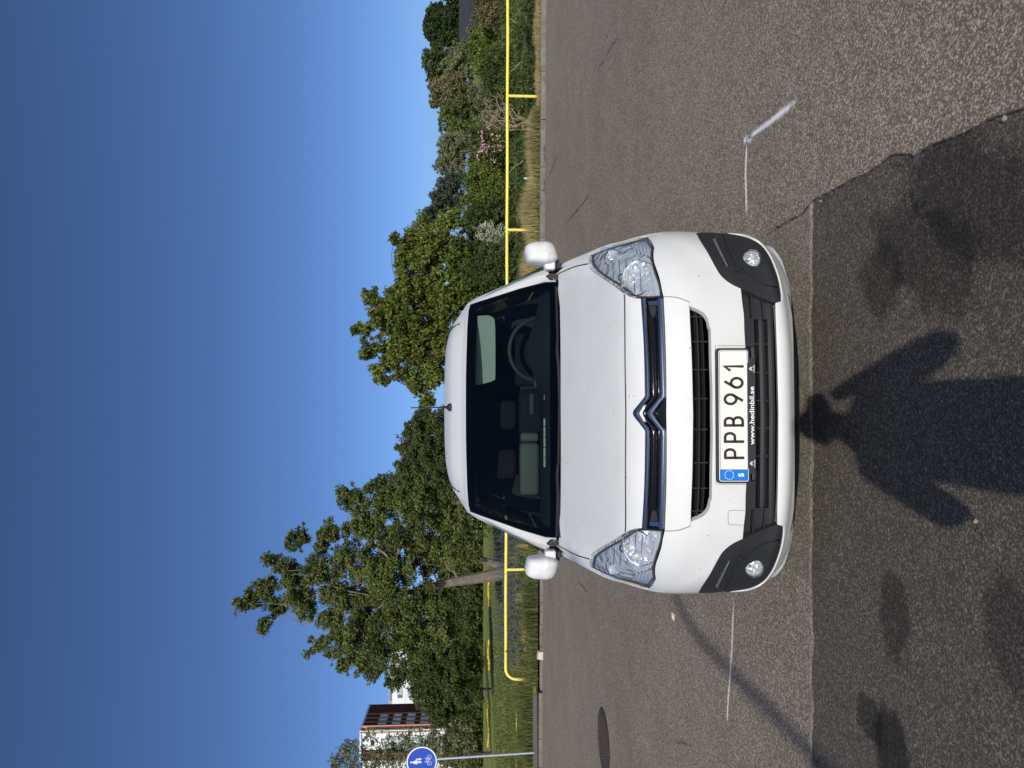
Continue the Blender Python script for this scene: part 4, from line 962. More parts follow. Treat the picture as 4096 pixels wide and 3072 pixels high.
for i in range(-8, 9):
    for j in range(-8, 9):
        x = i*.036 + (.018 if j % 2 else 0); y = j*.033
        if x*x + y*y < .28**2:
            ar = [Vector((x + .016*math.cos(math.radians(a)), y + .015*math.sin(math.radians(a)), .003)) for a in range(0, 181, 30)]; ai = [Vector((x + .008*math.cos(math.radians(a)), y - .003 + .010*math.sin(math.radians(a)), .003)) for a in range(180, -1, -30)]
            mb.prism(ar + ai, (0, 0, .006))
tag(mb.build('raised_scales', M['iron'], o_mh), kind='stuff')
# small litter
M['litter'] = mat('litter', (.65,.5,.42), .8, noise=(40,.3)); M['pebble'] = mat('pebble', (.26,.22,.18), .9)
lp = G(2695, 2468); mb = MB(); mb.add([(lp.x-.03,lp.y-.02,.002),(lp.x+.03,lp.y-.03,.002),(lp.x+.035,lp.y+.03,.012),(lp.x-.025,lp.y+.035,.004),(lp.x,lp.y,.018)], [(0,1,4),(1,2,4),(2,3,4),(3,0,4)])
tag(mb.build('paper_scrap', M['litter'], None), 'tiny orange and white paper scrap lying on the asphalt left of the van', 'litter')
for i, (px, py) in enumerate(((4020,475),(3285,805),(3905,2086))):
    p = G(px, py, .01); mb = MB(); r = (.010,.006,.007)[i]; r_ = random.Random(i)
    mb.loft([[p + Vector((r*q*math.cos(a)*r_.uniform(.8,1.2), r*q*math.sin(a)*r_.uniform(.8,1.2), z)) for a in [2*math.pi*k/8 for k in range(8)]] for q, z in ((.7,-.002),(1,.003),(.6,.008),(.1,.010))])
    tag(mb.build('pebble', M['pebble'], None), ('pale pebble at the crack in the right foreground, nearest the camera', 'small grey pebble at the bend of the crack near the bumper corner', 'pinkish pebble on the dark asphalt beside the left elbow of the shadow')[i], 'pebble')

# ---------------------------------------------------------------- kerb
M['concrete'] = mat('kerb_concrete', (.17,.148,.118), .9, noise=(6,.28), bump=(60,.5,.006))
kerb = empty('kerb', (0, 0, 0)); tag(kerb, kind='structure')
r_ = random.Random(3); x = -6.8; k = 0
while x < 12:
    L = r_.choice((.98, .99, 1.0, .97)) if r_.random() < .8 else .5
    j = .012; d = r_.uniform(-.012, .012); t = r_.uniform(-.008, .01); mb = MB()
    y0 = kx(x) + d; y1 = kx(x+L-j) + d; z1 = (.098 if x > -4.2 else .045) + t; b = .018
    pr = lambda y: [(y, -.02), (y + .006, z1 - b), (y + b, z1), (y + .15, z1 + .004), (y + .155, -.02)]
    n_ = 5; rings = []
    for i in range(n_):
        f = i/(n_-1); jit = [r_.uniform(-.004, .004) for _ in range(5)]
        rings.append([Vector((x + (L-j)*f, yy + jj, zz + jj*.6)) for (yy, zz), jj in zip(pr(y0 + (y1-y0)*f), jit)])
    mb.loft(rings); mb.build('kerb_stone', M['concrete'], kerb); x += L
# low kerb that swings away to the left past the cycle path
a = G(2165, 2772, .0); b = G(2168, 3072, 0); c_ = G(2174, 3600, 0)
pp = [a, b, c_]
for p, q in zip(pp, pp[1:]):
    t = (q-p); L = t.length; t.normalize(); nn = Vector((-t.y, t.x, 0)); nn = nn if nn.y > 0 else -nn; mb = MB(); s_ = 0
    while s_ < L - .05:
        e_ = min(L, s_+1.0) - .012; P0 = p + t*s_; P1 = p + t*e_; mb = MB()
        mb.loft([[P + Vector((0,0,-.02)), P + Vector((0,0,.07)), P + nn*.02 + Vector((0,0,.095)), P + nn*.22 + Vector((0,0,.10)), P + nn*.225 + Vector((0,0,-.02))] for P in (P0, P1)]); mb.build('kerb_stone', M['concrete'], kerb); s_ += 1.0
# ---------------------------------------------------------------- yellow rails
M['yellow'] = mat('yellow_paint', (.86,.71,.11), .45, noise=(3,.10), coat=.2, bump=(25,.15,.002))
M['yellow_old'] = mat('yellow_paint_worn', (.62,.50,.07), .6, noise=(8,.25))
RY = lambda X: kx(X) + .62
rl = empty('yellow_rail', (0, 0, 0), 0, 'long yellow tubular barrier rail running behind the kerb past the van', 'railing')
def rpt(px, py):
    d = ray(px, py); X = d.x/d.y*15.9
    for _ in range(4): X = d.x/d.y*RY(X)
    return at(px, py, RY(X))
# one height all the way: the ends are read off the photo
zr = rpt(2030, 385).z; zl = rpt(2023, 2500).z
def rz_(X): x0 = rpt(2030,385).x; x1 = rpt(2023,2500).x; return zl + (zr-zl)*(X-x1)/(x0-x1)
xe = rpt(2100, 2716).x; P = []
for X in np.linspace(13, xe + .26, 26): P.append(Vector((X, RY(X) + .006*math.sin(X*1.7), rz_(X) + .004*math.sin(X*2.3))))
for k in range(1, 7):
    a = math.radians(90 + 90*k/6); P.append(Vector((xe + .26 + .26*math.cos(a), RY(xe), rz_(xe) - .26 + .26*math.sin(a))))
mb = MB(); mb.tube(P, .034, 12); mb.build('rail', M['yellow'], rl, True)
mb = MB(); mb.tube([P[-1] + Vector((0,0,.01)), Vector((xe, RY(xe), .0))], .034, 10); mb.build('post', M['yellow'], rl, True)
for py in (-150, 385, 920, 1455, 1990, 2278):
    X = rpt(2080, py).x; mb = MB(); mb.tube([(X, RY(X), .0), (X, RY(X), rz_(X) - .01)], .032, 10); mb.build('post', M['yellow'], rl, True)
    mb = MB(); mb.tube([(X, RY(X), rz_(X) - .05), (X, RY(X), rz_(X) - .036)], .037, 10)
lw = empty('low_yellow_rail', (0, 0, 0), 0, 'thin faded yellow rail low over the meadow behind the main barrier', 'railing')
P = [at(2066, py, 22.0) for py in (2150, 2300, 2450, 2600, 2800, 3000, 3200)]
mb = MB(); mb.tube(P, .022, 8); mb.build('rail', M['yellow_old'], lw, True)
for py in (2200, 2420, 2640, 2860, 3090):
    X = at(2066, py, 22.0); mb = MB(); mb.tube([(X.x, X.y, .05), (X.x, X.y, X.z)], .02, 6); mb.build('post', M['yellow_old'], lw)
# ---------------------------------------------------------------- road sign
SG = G(2136, 3013, .1); SY_ = SG.y; sc_ = at(1687, 3047, SY_)
M['galv'] = mat('galvanised', (.42,.45,.46), .42, .6, noise=(20,.15)); M['sign_blue'] = mat('sign_blue', (.0,.045,.36), .35, coat=.3); M['sign_white'] = mat('sign_white', (.75,.77,.77), .4); M['sign_back'] = mat('sign_edge', (.2,.23,.24), .5, .5)
sg = empty('cycle_path_sign', (SG.x, SG.y, 0), 0, 'round blue sign showing adult with child above a bicycle on grey pole', 'traffic sign')
dx = sc_.x - SG.x; zc = sc_.z; SR = .362
mb = MB(); mb.tube([(0, .03, .05), (dx*.85, .03, zc + .25)], .030, 12); mb.build('pole', M['galv'], sg, True)
def disc(name, r, y0, y1, mt, parent, n=48, r1=None):
    mb = MB(); mb.prism([Vector((dx + r*math.cos(2*math.pi*k/n), y0, zc + r*math.sin(2*math.pi*k/n))) for k in range(n)], (0, y1-y0, 0)); return mb.build(name, mt, parent)
o_sd = disc('sign_plate', SR, -.004, .012, M['sign_back'], sg)
disc('white_rim', SR*.965, -.0065, -.001, M['sign_white'], o_sd); disc('blue_field', SR*.90, -.009, -.003, M['sign_blue'], o_sd)
F6 = lambda X, Y: Vector((dx + ((3072-(2900+Y/9.645)) - (3072-3047))*SY_/2840, 0, zc - ((1600+X/9.645) - 1687)*SY_/2840))
def glyph_tube(pts, r, mb, y=-.0095):
    P = [F6(*p) for p in pts]; 
    for a, b in zip(P, P[1:]):
        t = (b-a).normalized(); nn = Vector((-t.z, 0, t.x))*r; q = t*r*.5
        mb.prism([v + Vector((0, y, 0)) for v in (a-nn-q, b-nn+q, b+nn+q, a+nn-q)], (0, .002, 0))
def blob(c, r, mb, rx=1, y=-.0095):
    c = F6(*c); mb.prism([c + Vector((r*rx*math.cos(2*math.pi*k/14), y, r*math.sin(2*math.pi*k/14))) for k in range(14)], (0, .002, 0))
mb = MB(); blob((432,1422), .019, mb); mb.prism([F6(*p) + Vector((0,-.0095,0)) for p in ((500,1390),(530,1372),(640,1372),(680,1380),(680,1460),(640,1462),(540,1475),(505,1450))], (0,.002,0))
glyph_tube([(470,1422),(510,1422)], .009, mb); glyph_tube([(670,1392),(800,1390)], .010, mb); glyph_tube([(670,1442),(830,1436)], .010, mb); glyph_tube([(520,1465),(590,1482),(680,1485)], .007, mb); glyph_tube([(530,1378),(600,1368),(690,1335)], .006, mb)
blob((634,1302), .013, mb); mb.prism([F6(*p) + Vector((0,-.0095,0)) for p in ((665,1295),(700,1285),(760,1280),(780,1300),(770,1335),(700,1325),(670,1315))], (0,.002,0)); glyph_tube([(770,1290),(825,1282)], .006, mb); glyph_tube([(770,1320),(832,1318)], .006, mb); glyph_tube([(690,1295),(755,1268)], .004, mb)
mb.build('pictogram_walkers', M['sign_white'], o_sd)
mb = MB()
for c in ((1125,1232), (1130,1478)):
    pts = [(c[0] + 80*math.cos(2*math.pi*k/20), c[1] + 72*math.sin(2*math.pi*k/20)) for k in range(21)]; glyph_tube(pts, .0045, mb)
glyph_tube([(1125,1232),(1020,1300),(1020,1425),(1130,1478)], .0042, mb); glyph_tube([(1125,1232),(1130,1335),(1020,1290)], .004, mb); glyph_tube([(1130,1335),(1035,1430)], .004, mb); glyph_tube([(1130,1320),(1178,1325)], .004, mb); glyph_tube([(990,1265),(995,1310)], .006, mb); glyph_tube([(1020,1425),(960,1425),(955,1390)], .004, mb)
mb.build('pictogram_bicycle', M['sign_white'], o_sd)
mb = MB(); mb.prism([F6(*p) + Vector((0,-.0095,0)) for p in ((1255,1295),(1370,1290),(1370,1440),(1255,1440))], (0,.0012,0)); mb.build('inspection_sticker', mat('sticker', (.02,.09,.42), .5), o_sd)
# ---------------------------------------------------------------- foliage
rng = np.random.default_rng(11)
def unit(v): return v / np.maximum(1e-9, np.linalg.norm(v, axis=1, keepdims=True))
def leaf_mesh(name, c, size, aspect=.55, up=.35, droop=0.0, front=.35, parent=None, mt=None, jitter=.35):
    """one mesh of folded four-point leaves at centres c"""
    n = len(c); s = size * rng.uniform(1-jitter, 1+jitter, (n, 1))
    nr = unit(rng.normal(size=(n, 3)) + np.array([0, -front*1.6, up*1.6])); d = unit(rng.normal(size=(n, 3)) + np.array([0, 0, -droop*2.2])); d = unit(d - nr*(d*nr).sum(1, keepdims=True)); w = np.cross(nr, d)
    v = np.empty((n, 4, 3)); v[:, 0] = c - d*s*.5; v[:, 1] = c + w*s*aspect*.5 + nr*s*.10 - d*s*.05; v[:, 2] = c + d*s*.5 - nr*s*.08; v[:, 3] = c - w*s*aspect*.5 + nr*s*.10 - d*s*.05
    me = bpy.data.meshes.new(name); me.vertices.add(n*4); me.vertices.foreach_set('co', v.reshape(-1)); me.loops.add(n*6); me.polygons.add(n*2)
    b = np.arange(n)[:, None]*4; idx = np.concatenate([b + np.array([[0, 1, 2]]), b + np.array([[0, 2, 3]])], 1).reshape(-1)
    me.loops.foreach_set('vertex_index', idx.astype(np.int32)); me.polygons.foreach_set('loop_start', np.arange(n*2, dtype=np.int32)*3); me.polygons.foreach_set('loop_total', np.full(n*2, 3, dtype=np.int32)); me.update(calc_edges=True)
    return link(name, me, mt, parent)
def clump_points(blobs, per, clump=.30, shell=(.35, 1.0), flat=.8, spray_=.10, minr=.12, cover=1.0):
    """blobs: rows (x, y, z, r). leaves gather in clumps through the blob, most of them near its skin"""
    out = []; seeds = []
    for (x, y, z, r) in blobs:
        rc = max(minr, r*clump); k = max(3, int(cover*2.6*(r/rc)**2)); d = unit(rng.normal(size=(k, 3))); rad = rng.uniform(shell[0]**2, shell[1]**2, (k, 1))**.5
        st = rng.random((k, 1)) < spray_; rad = np.where(st, rng.uniform(1.0, 1.28, (k, 1)), rad); c = np.array([x, y, z]) + d*rad*r*np.array([1, 1, .95])
        seeds.append(c)
        for cc, s_ in zip(c, st[:, 0]):
            q = max(4, int(per * rc*rc * (0.35 if s_ else 1))); rr = rc*(.55 if s_ else rng.uniform(.7, 1.2)); p = rng.normal(size=(q, 3)); p = unit(p)*(rng.random((q, 1))**.45)*rr; p[:, 2] *= flat; out.append(cc + p)
    return np.concatenate(out), seeds
def B(px, py, r, Y, ry=1.0):
    p = at(px, py, Y); return (p.x, p.y + rng.uniform(-.5, .5)*r*Y/FPX*ry, p.z, r*Y/FPX)
def limb(mb, a, b, r0, r1, wob=.06, n=5, seed=0):
    r_ = random.Random(seed); a = Vector(a); b = Vector(b); L = (b-a).length; P = []
    for i in range(n+1):
        t = i/n; P.append(a.lerp(b, t) + Vector((r_.uniform(-1, 1), r_.uniform(-1, 1), r_.uniform(-.5, .5) + .8*math.sin(math.pi*t)))*wob*L*(0 if i in (0, n) else 1))
    mb.tube(P, [r0 + (r1-r0)*i/n for i in range(n+1)], 7, False)
M['bark'] = mat('bark_grey', (.15,.125,.095), .9, noise=(5,.35), bump=(18,.7,.02)); M['bark_dark'] = mat('bark_dark', (.09,.07,.05), .9, noise=(8,.3)); M['twig'] = mat('dry_twig', (.30,.23,.15), .9)
LM = {
 'oak': leafmat('leaf_olive', (0.030,0.046,0.009), (0.165,0.200,0.052)),
 'dark': leafmat('leaf_dark', (0.026,0.040,0.010), (0.105,0.130,0.034)),
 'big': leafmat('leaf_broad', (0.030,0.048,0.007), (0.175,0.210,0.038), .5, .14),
 'pine': leafmat('leaf_needle', (0.023,0.041,0.023), (0.087,0.109,0.065)),
 'bright': leafmat('leaf_bright', (0.052,0.082,0.013), (0.215,0.270,0.050)),
 'grey': leafmat('leaf_grey_green', (0.075,0.082,0.032), (0.25,0.262,0.12)),
 'ivy': leafmat('leaf_ivy', (0.022,0.040,0.009), (0.098,0.135,0.032), .5, .12),
 'pale': leafmat('leaf_pale', (.20,.24,.13), (.50,.52,.38)),
 'brown': leafmat('leaf_brownish', (0.080,0.080,0.032), (0.232,0.203,0.087)),
 'cypress': leafmat('leaf_cypress', (0.012,0.030,0.008), (0.065,0.100,0.030)),
 'pink': leafmat('petal_pink', (.45,.22,.26), (.62,.40,.42)),
 'straw': leafmat('straw', (.26,.21,.085), (.52,.43,.20), .7, .2),
 'grass': leafmat('grass_blade', (0.048,0.064,0.016), (0.185,0.200,0.060), .6, .2),
 'lupin': leafmat('lupin', (0.045,0.050,0.060), (0.125,0.130,0.175), .7, .12),
 'yflower': leafmat('buttercup', (.62,.42,.02), (.80,.62,.05), .6, .1)}
DENS = 2.6
def tree(name, label, cat, blobs, leaf, size, per, base, trunk_r, mt='oak', bark='bark', group=None, clump=.3, up=.35, droop=0, front=.35, aspect=.55, shell=(.35,1.0), limbs=True, spray_=.10, cover=1.0, flat=.8, top=None, minr=.12):
    t = empty(name, (base[0], base[1], base[2]), 0, label, cat, group); o = Vector(base)
    pts, seeds = clump_points(blobs, per*DENS/1.5, clump, shell, flat, spray_, cover=cover*1.5, minr=minr)
    core, _ = clump_points([(x, y + r*.3, z, r*.8) for x, y, z, r in blobs], per*.5, .5, (0, .8), 1, 0, cover=1.2); pts = np.concatenate([pts, core])
    leaf_mesh(leaf, pts - np.array(base), size, aspect, up, droop, front, t, LM[mt])
    if limbs:
        mb = MB(); bl = sorted(blobs, key=lambda q: q[2]); tp = Vector(top) if top else Vector((sum(q[0] for q in bl)/len(bl), sum(q[1] for q in bl)/len(bl), o.z + (bl[-1][2] - o.z)*.82)); n = 8; P = []
        for i in range(n+1):
            f = i/n; P.append(o.lerp(tp, f) + Vector((math.sin(f*5+base[0])*.10, math.cos(f*4)*.10, 0))*(f*(1-f)*4)*trunk_r*3)
        mb.tube([p - o for p in P], [trunk_r*(1-.85*i/n) for i in range(n+1)], 9, False); mb.build('trunk', M[bark], t, True); mb = MB()
        for i, q in enumerate(bl):
            c = Vector(q[:3]); k = min(range(n), key=lambda j: (P[j] - c).length + max(0, P[j].z - c.z + .3)*1.5); limb(mb, P[k] - o, c - o, trunk_r*(1-.85*k/n)*.32 + .006, .006, .07, 5, i)
            for s_ in seeds[blobs.index(q)][:5]: limb(mb, c - o, Vector(s_) - o, max(.008, trunk_r*.06), .004, .05, 3, i)
        mb.build('branches', M[bark], t, True)
    return t
def gz(Y): return .09
# the tall leaning tree on the left
TB = [(976,2411,40),(1010,2395,40),(1053,2358,58),(1070,2229,26),(1095,2245,24),(1094,2441,48),(1047,2505,24),(1075,2490,26),(1147,2323,62),(1130,2270,40),(1182,2158,46),(1210,2140,36),(1229,2417,62),(1190,2380,60),(1276,2282,72),(1311,2135,52),(1290,2180,40),(1364,1976,26),(1385,1990,30),(1417,2006,66),(1429,2106,72),(1382,2229,66),(1358,2370,84),(1335,2488,66),(1282,2564,32),(1235,2556,16),(1225,2620,14),(1250,2610,16),(1270,2590,20),(1370,2560,66),(1370,2658,38),(1330,2620,28),(1464,2517,95),(1488,2682,60),(1440,2640,55),(1517,2605,80),(1458,2400,92),(1488,2253,88),(1517,2106,78),(1546,1988,76),(1576,2311,98),(1605,2458,105),(1605,2164,98),(1664,2047,88),(1693,2253,98),(1664,2576,95),(1693,2400,98),(1752,2164,82),(1782,2076,50),(1782,2290,56),(1752,2517,76),(1740,2420,70),(1800,2220,40)]
tb = G(2062, 2286, .1); 
TY = 28.0; base = at(2058, 2286, TY); base.z = .05
blobs = [B(a, b, r*.98, TY, 1.6) for a, b, r in TB]
tree('leaning_tree', 'tall open-crowned olive green tree with pale leaning trunk left of the van', 'tree', blobs, 'crown', .10, 1150, base, .27, 'oak', 'bark', clump=.34, up=.3, spray_=.14, cover=.92, shell=(.3,1.0), top=at(1500, 2400, TY), minr=.16)
# second stem of the same tree is a stout limb: build it as its own leaning trunk part
t_ = bpy.data.objects['leaning_tree']; mb = MB(); o = base
mb.tube([p - o for p in (base + Vector((.1,.1,0)), at(2000,2262,TY+.2), at(1900,2232,TY+.3), at(1840,2215,TY+.4), at(1700,2190,TY+.3))], [.17,.16,.13,.10,.06], 9, False)
mb.tube([p - o for p in (at(1600,2190,TY-.8), at(1575,2260,TY-.9), at(1540,2215,TY-.9), at(1505,2190,TY-.7))], [.06,.06,.05,.04], 7, False); mb.build('limb', M['bark'], t_, True)

tree('field_tree', 'dense dark green tree in front of the white tower, between leaning tree and brown block', 'tree',
     [B(a, b, r, 44) for a, b, r in ((1585,2714,52),(1665,2670,66),(1700,2720,95),(1707,2640,90),(1760,2790,80),(1768,2850,50),(1800,2650,90),(1829,2836,62),(1850,2740,90),(1860,2650,80),(1700,2800,50))], 'crown', .135, 620, (*at(1933, 2760, 46).xy, .05), .10, 'dark', 'bark_dark', clump=.3, spray_=.08)
tree('thin_tree', 'thin grey-green tree with sparse crown in front of the white tower behind the sign', 'tree',
     [B(a, b, r, 50) for a, b, r in ((1402,2985,40),(1370,3040,55),(1345,3075,40),(1440,3050,60),(1483,2950,36),(1500,3060,60),(1544,2979,50),(1580,3050,60),(1625,2958,45),(1660,3020,66),(1700,2950,42),(1747,2950,64),(1750,3050,75),(1808,3000,70),(1850,2940,60),(1860,3050,70))], 'crown', .16, 180, (*at(1935, 3020, 50).xy, .05), .22, 'grey', 'bark_dark', clump=.34, spray_=.25, cover=.6)
# wooded far edge of the field
for i, (py, top, bot, w) in enumerate(((2990,1800,1920,80),(2870,1850,1925,70),(2640,1770,1925,90),(2500,1760,1928,100),(2360,1780,1928,100),(2210,1790,1928,100),(2080,1780,1925,90))):
    bl = [B(top + (bot-top)*rng.random(), py + rng.uniform(-w, w), 34 + 20*rng.random(), 84) for _ in range(20)] + [B(1912, py + d, 30, 83) for d in (-70,-45,-20,0,20,45,70)] + [B(1880, py + d, 34, 82) for d in (-60,-30,0,30,60)]  # low rows of dark foliage added to stand for shade below the crowns
    tree('field_edge_tree', ('dark tree at the far field edge under the round blue sign','low dark tree at the far field edge below the brown block','dark spreading tree at the far field edge left of the tall rail end','dark tree at the far field edge above the bent rail end','dark tree at the far field edge left of the leaning trunk','dark tree at the far field edge behind the leaning trunk','dark tree at the far field edge next to the van pillar')[i], 'tree', bl, 'crown', .28, 90, (*at(1930, py, 84).xy, .05), .3, 'dark', 'bark_dark', group='trees along the far edge of the field', clump=.4, limbs=True)
# behind the van roof
tree('hedge_tree', 'dark green bushy tree right behind the middle of the van roof', 'tree', [B(a, b, r, 26, 1.4) for a, b, r in ((1700,1640,46),(1672,1690,44),(1660,1760,66),(1640,1820,52),(1625,1880,52),(1600,1905,36),(1720,1720,80),(1720,1820,90),(1700,1900,90),(1790,1700,90),(1800,1800,90),(1800,1900,90),(1588,1790,12),(1604,1800,16),(1630,1712,16))], 'crown', .085, 1100, (*at(2030,1760,26).xy, .05), .16, 'dark', 'bark_dark', clump=.26, spray_=.16)
tree('hedge_tree', 'dark olive tree behind the left corner of the van roof', 'tree', [B(a, b, r, 27, 1.4) for a, b, r in ((1545,1935,40),(1500,1945,34),(1465,1950,22),(1600,1970,70),(1670,2000,90),(1650,1930,80),(1760,2020,100),(1800,2120,90),(1850,2190,80),(1790,1950,90),(1880,2080,80))], 'crown', .10, 800, (*at(2030,2000,27).xy, .05), .18, 'oak', 'bark_dark', clump=.28, spray_=.16)
# large-leaved tree
tree('broad_leaved_tree', 'bright green tree with large hanging leaves right behind the van roof', 'tree', [B(a, b, r, 18.6, 1.5) for a, b, r in ((1463,1329,34),(1440,1310,12),(1420,1320,8),(1490,1190,36),(1460,1175,16),(1477,1401,36),(1450,1420,14),(1511,1485,36),(1540,1525,18),(1532,1274,58),(1553,1380,62),(1574,1211,58),(1520,1240,40),(1637,1126,66),(1630,1042,50),(1604,1000,22),(1659,1295,80),(1659,1422,76),(1680,1527,56),(1715,1590,34),(1722,1084,80),(1722,1211,80),(1743,1380,70),(1760,1480,70),(1590,965,18),(1578,955,10),(1663,952,52),(1619,1024,34),(1753,970,66),(1825,1006,60),(1825,1060,60),(1840,1130,70),(1760,1300,80),(1800,1200,80),(1870,1060,50),(1900,1180,80),(1950,1280,90),(1920,1390,90),(1960,1500,90),(2010,1220,70),(2020,1400,70),(1690,1000,70),(1700,1150,80),(1620,1200,70),(1600,1320,70),(1640,1380,70),(1560,1440,44),(1610,1500,40))],
     'crown', .118, 1150, (*at(2060,1260,18.6).xy, .05), .12, 'big', 'bark_dark', clump=.30, up=.15, droop=.75, front=.15, aspect=.42, spray_=.14, shell=(.25,1.0), cover=1.0, minr=.15)
# trees and bushes of the right-hand hedge, each with its own colour and place
HB = [
 ('dome_tree','tree','dense dark round-headed tree above the black roof at the far right', ((1720,95,30),(1722,130,26),(1735,70,34),(1740,115,44),(1745,150,36),(1770,60,44),(1780,110,56),(1780,150,40),(1820,50,44),(1825,100,56),(1830,145,44),(1860,70,50),(1860,130,50)), 76, 'cypress', .26, 330, .30, 0.03, 1925),
 ('hedge_tree','tree','dark tree sunk behind the right end of the black roof', ((1842,4,26),(1862,25,24),(1830,-40,50)), 74, 'dark', .3, 160, .35, .1, 1900),
 ('hedge_tree','tree','dark green leafy tree between the round-headed tree and the grey willow', ((1742,205,36),(1720,235,32),(1745,270,52),(1780,235,50),(1760,310,40),(1712,265,12),(1800,290,44)), 32, 'dark', .12, 700, .3, .16, 2030),
 ('grey_willow','tree','grey-green willow with a bare leaning stem behind the yellow-green bush', ((1815,215,44),(1838,260,48),(1800,250,40),(1860,215,40),(1870,290,36)), 28, 'grey', .085, 1100, .3, .12, 2030),
 ('hedge_tree','tree','brownish olive tree right of the grey willow', ((1820,330,50),(1850,340,50),(1800,370,36)), 28, 'brown', .085, 1000, .3, .12, 2030),
 ('hedge_tree','tree','dark thin-topped tree behind the right rail post', ((1745,345,34),(1730,350,16),(1745,400,34),(1728,412,10),(1770,380,44),(1790,420,40)), 31, 'brown', .12, 650, .3, .2, 2030),
 ('hedge_tree','tree','mid green tree above the bare dead branches', ((1790,440,44),(1775,455,22),(1838,440,60),(1850,500,56),(1790,500,36),(1870,400,56)), 28, 'oak', .09, 1000, .28, .18, 2030),
 ('grey_willow','tree','pale olive willow standing above the pink-flowered bush', ((1790,565,30),(1765,585,14),(1810,560,46),(1815,610,52),(1775,620,26),(1850,590,50),(1780,660,40),(1820,680,46),(1752,665,12)), 27, 'grey', .08, 1200, .3, .2, 2030),
 ('pine_tree','tree','blue-grey feathery pine in the middle of the hedge', ((1790,740,40),(1765,745,30),(1830,720,44),(1760,800,44),(1740,790,24),(1730,850,40),(1720,880,34),(1790,830,52),(1750,900,40),(1820,790,50),(1710,910,26)), 24, 'pine', .075, 1500, .24, .22, 2030),
 ('hedge_tree','tree','light green thin-leaved tree between pine and large-leaved tree', ((1690,860,20),(1680,880,22),(1665,905,22),(1650,925,20),(1700,940,40),(1760,940,50),(1790,890,50),(1830,880,50)), 21, 'bright', .075, 1000, .3, .25, 2050),
 ('yellow_green_bush','bush','yellow-green bush glowing in front of the black roof', ((1900,130,34),(1905,180,40),(1925,230,44),(1950,140,50),(1950,200,54),(1965,260,50),(1915,280,30)), 20.5, 'bright', .07, 1100, .26, .1, 2100),
 ('brown_bush','bush','brownish bush at the far right edge behind the rail', ((1930,20,44),(1950,70,44),(1990,30,56),(1990,90,50),(1915,60,26),(1940,-40,60),(2000,-60,60)), 19.5, 'brown', .06, 1300, .26, .15, 2110),
 ('ivy_bush','bush','dark ivy-like bush directly left of the yellow-green bush', ((1985,270,52),(1980,330,50),(2020,300,50),(1955,320,36),(2010,350,40)), 19, 'ivy', .06, 1400, .26, .08, 2110),
 ('grey_bush','bush','grey-green bush behind the bare dead branches', ((1920,380,44),(1940,430,50),(1975,410,50),(1930,480,40),(1980,470,46),(1900,350,30)), 20, 'grey', .06, 1300, .26, .14, 2110),
 ('flowering_bush','bush','green bush sprinkled with small pink flowers', ((1900,540,40),(1925,580,50),(1965,560,54),(1960,620,54),(1900,640,44),(1990,600,48)), 19.5, 'oak', .06, 1400, .26, .12, 2110),
 ('broom_bush','bush','fresh green bush between pink-flowered bush and pine', ((1910,700,46),(1880,720,36),(1945,690,56),(1935,760,56),(1980,730,50),(1890,780,44)), 19, 'bright', .055, 1500, .26, .12, 2110),
 ('ivy_bush','bush','dense dark green bush below the pine', ((1905,830,50),(1930,870,56),(1975,830,56),(1960,900,48),(1900,890,44),(1995,880,40)), 19, 'ivy', .065, 1300, .26, .1, 2110),
 ('white_flowered_bush','bush','bush with pale cream leaves beside the second rail post', ((1915,925,26),(1950,930,40),(1975,960,40),(2010,940,34),(2030,970,34),(2050,950,26),(2060,985,24)), 17.8, 'pale', .06, 900, .3, .2, 2110),
 ('ivy_bush','bush','dark small-leaved bush behind the right wing mirror', ((1930,1000,44),(1960,1040,60),(2000,1000,50),(1930,1080,56),(2010,1060,56),(2050,1030,46),(2060,1080,44),(1890,1090,50),(1960,1110,50)), 17.6, 'ivy', .055, 1500, .26, .08, 2120),
]
for nm, cat, lab, bl, Y, mt, sz, per, cl_, sp_, bv in HB:
    bb = [B(a, b, r*1.04, Y, 1.3) for a, b, r in bl]; cy = sum(b for _, b, _ in bl)/len(bl); bs = at(bv, cy, Y)
    tree(nm, lab, cat, bb, 'crown' if cat == 'tree' else 'foliage', sz, per, (bs.x, Y, .05), .05 if cat == 'tree' else .03, mt, 'bark_dark', group='trees in the hedge' if cat == 'tree' else 'bushes in the hedge', clump=cl_, spray_=sp_, cover=1.15)
# low undergrowth in front of the hedge, one tangled mass
bl = []
for py in range(-60, 1900, 26):
    for px in ((2010, 2045, 2075, 2100, 2122) if py < 380 else (2050, 2078, 2100)):
        if rng.random() < .9: bl.append(B(px + rng.uniform(-10, 14), py + rng.uniform(-16, 16), 24 + 12*rng.random(), 16.5 + (2122-px)*.016, .6))
pts, _ = clump_points(bl, 1500, .4, (.2, 1), .8, .2, minr=.07)
tag(leaf_mesh('undergrowth', pts, .05, .6, .3, 0, .4, None, LM['ivy']), kind='stuff')
pts, _ = clump_points([B(1900 + rng.uniform(0, 100), 500 + rng.uniform(0, 160), 12, 18.6) for _ in range(16)], 300, .6, minr=.04); pts = pts[::4]
fb = [o for o in bpy.data.objects if o.name.startswith('flowering_bush')][0]
leaf_mesh('blossom', pts - np.array(fb.location), .055, .9, .2, 0, .8, fb, LM['pink'])
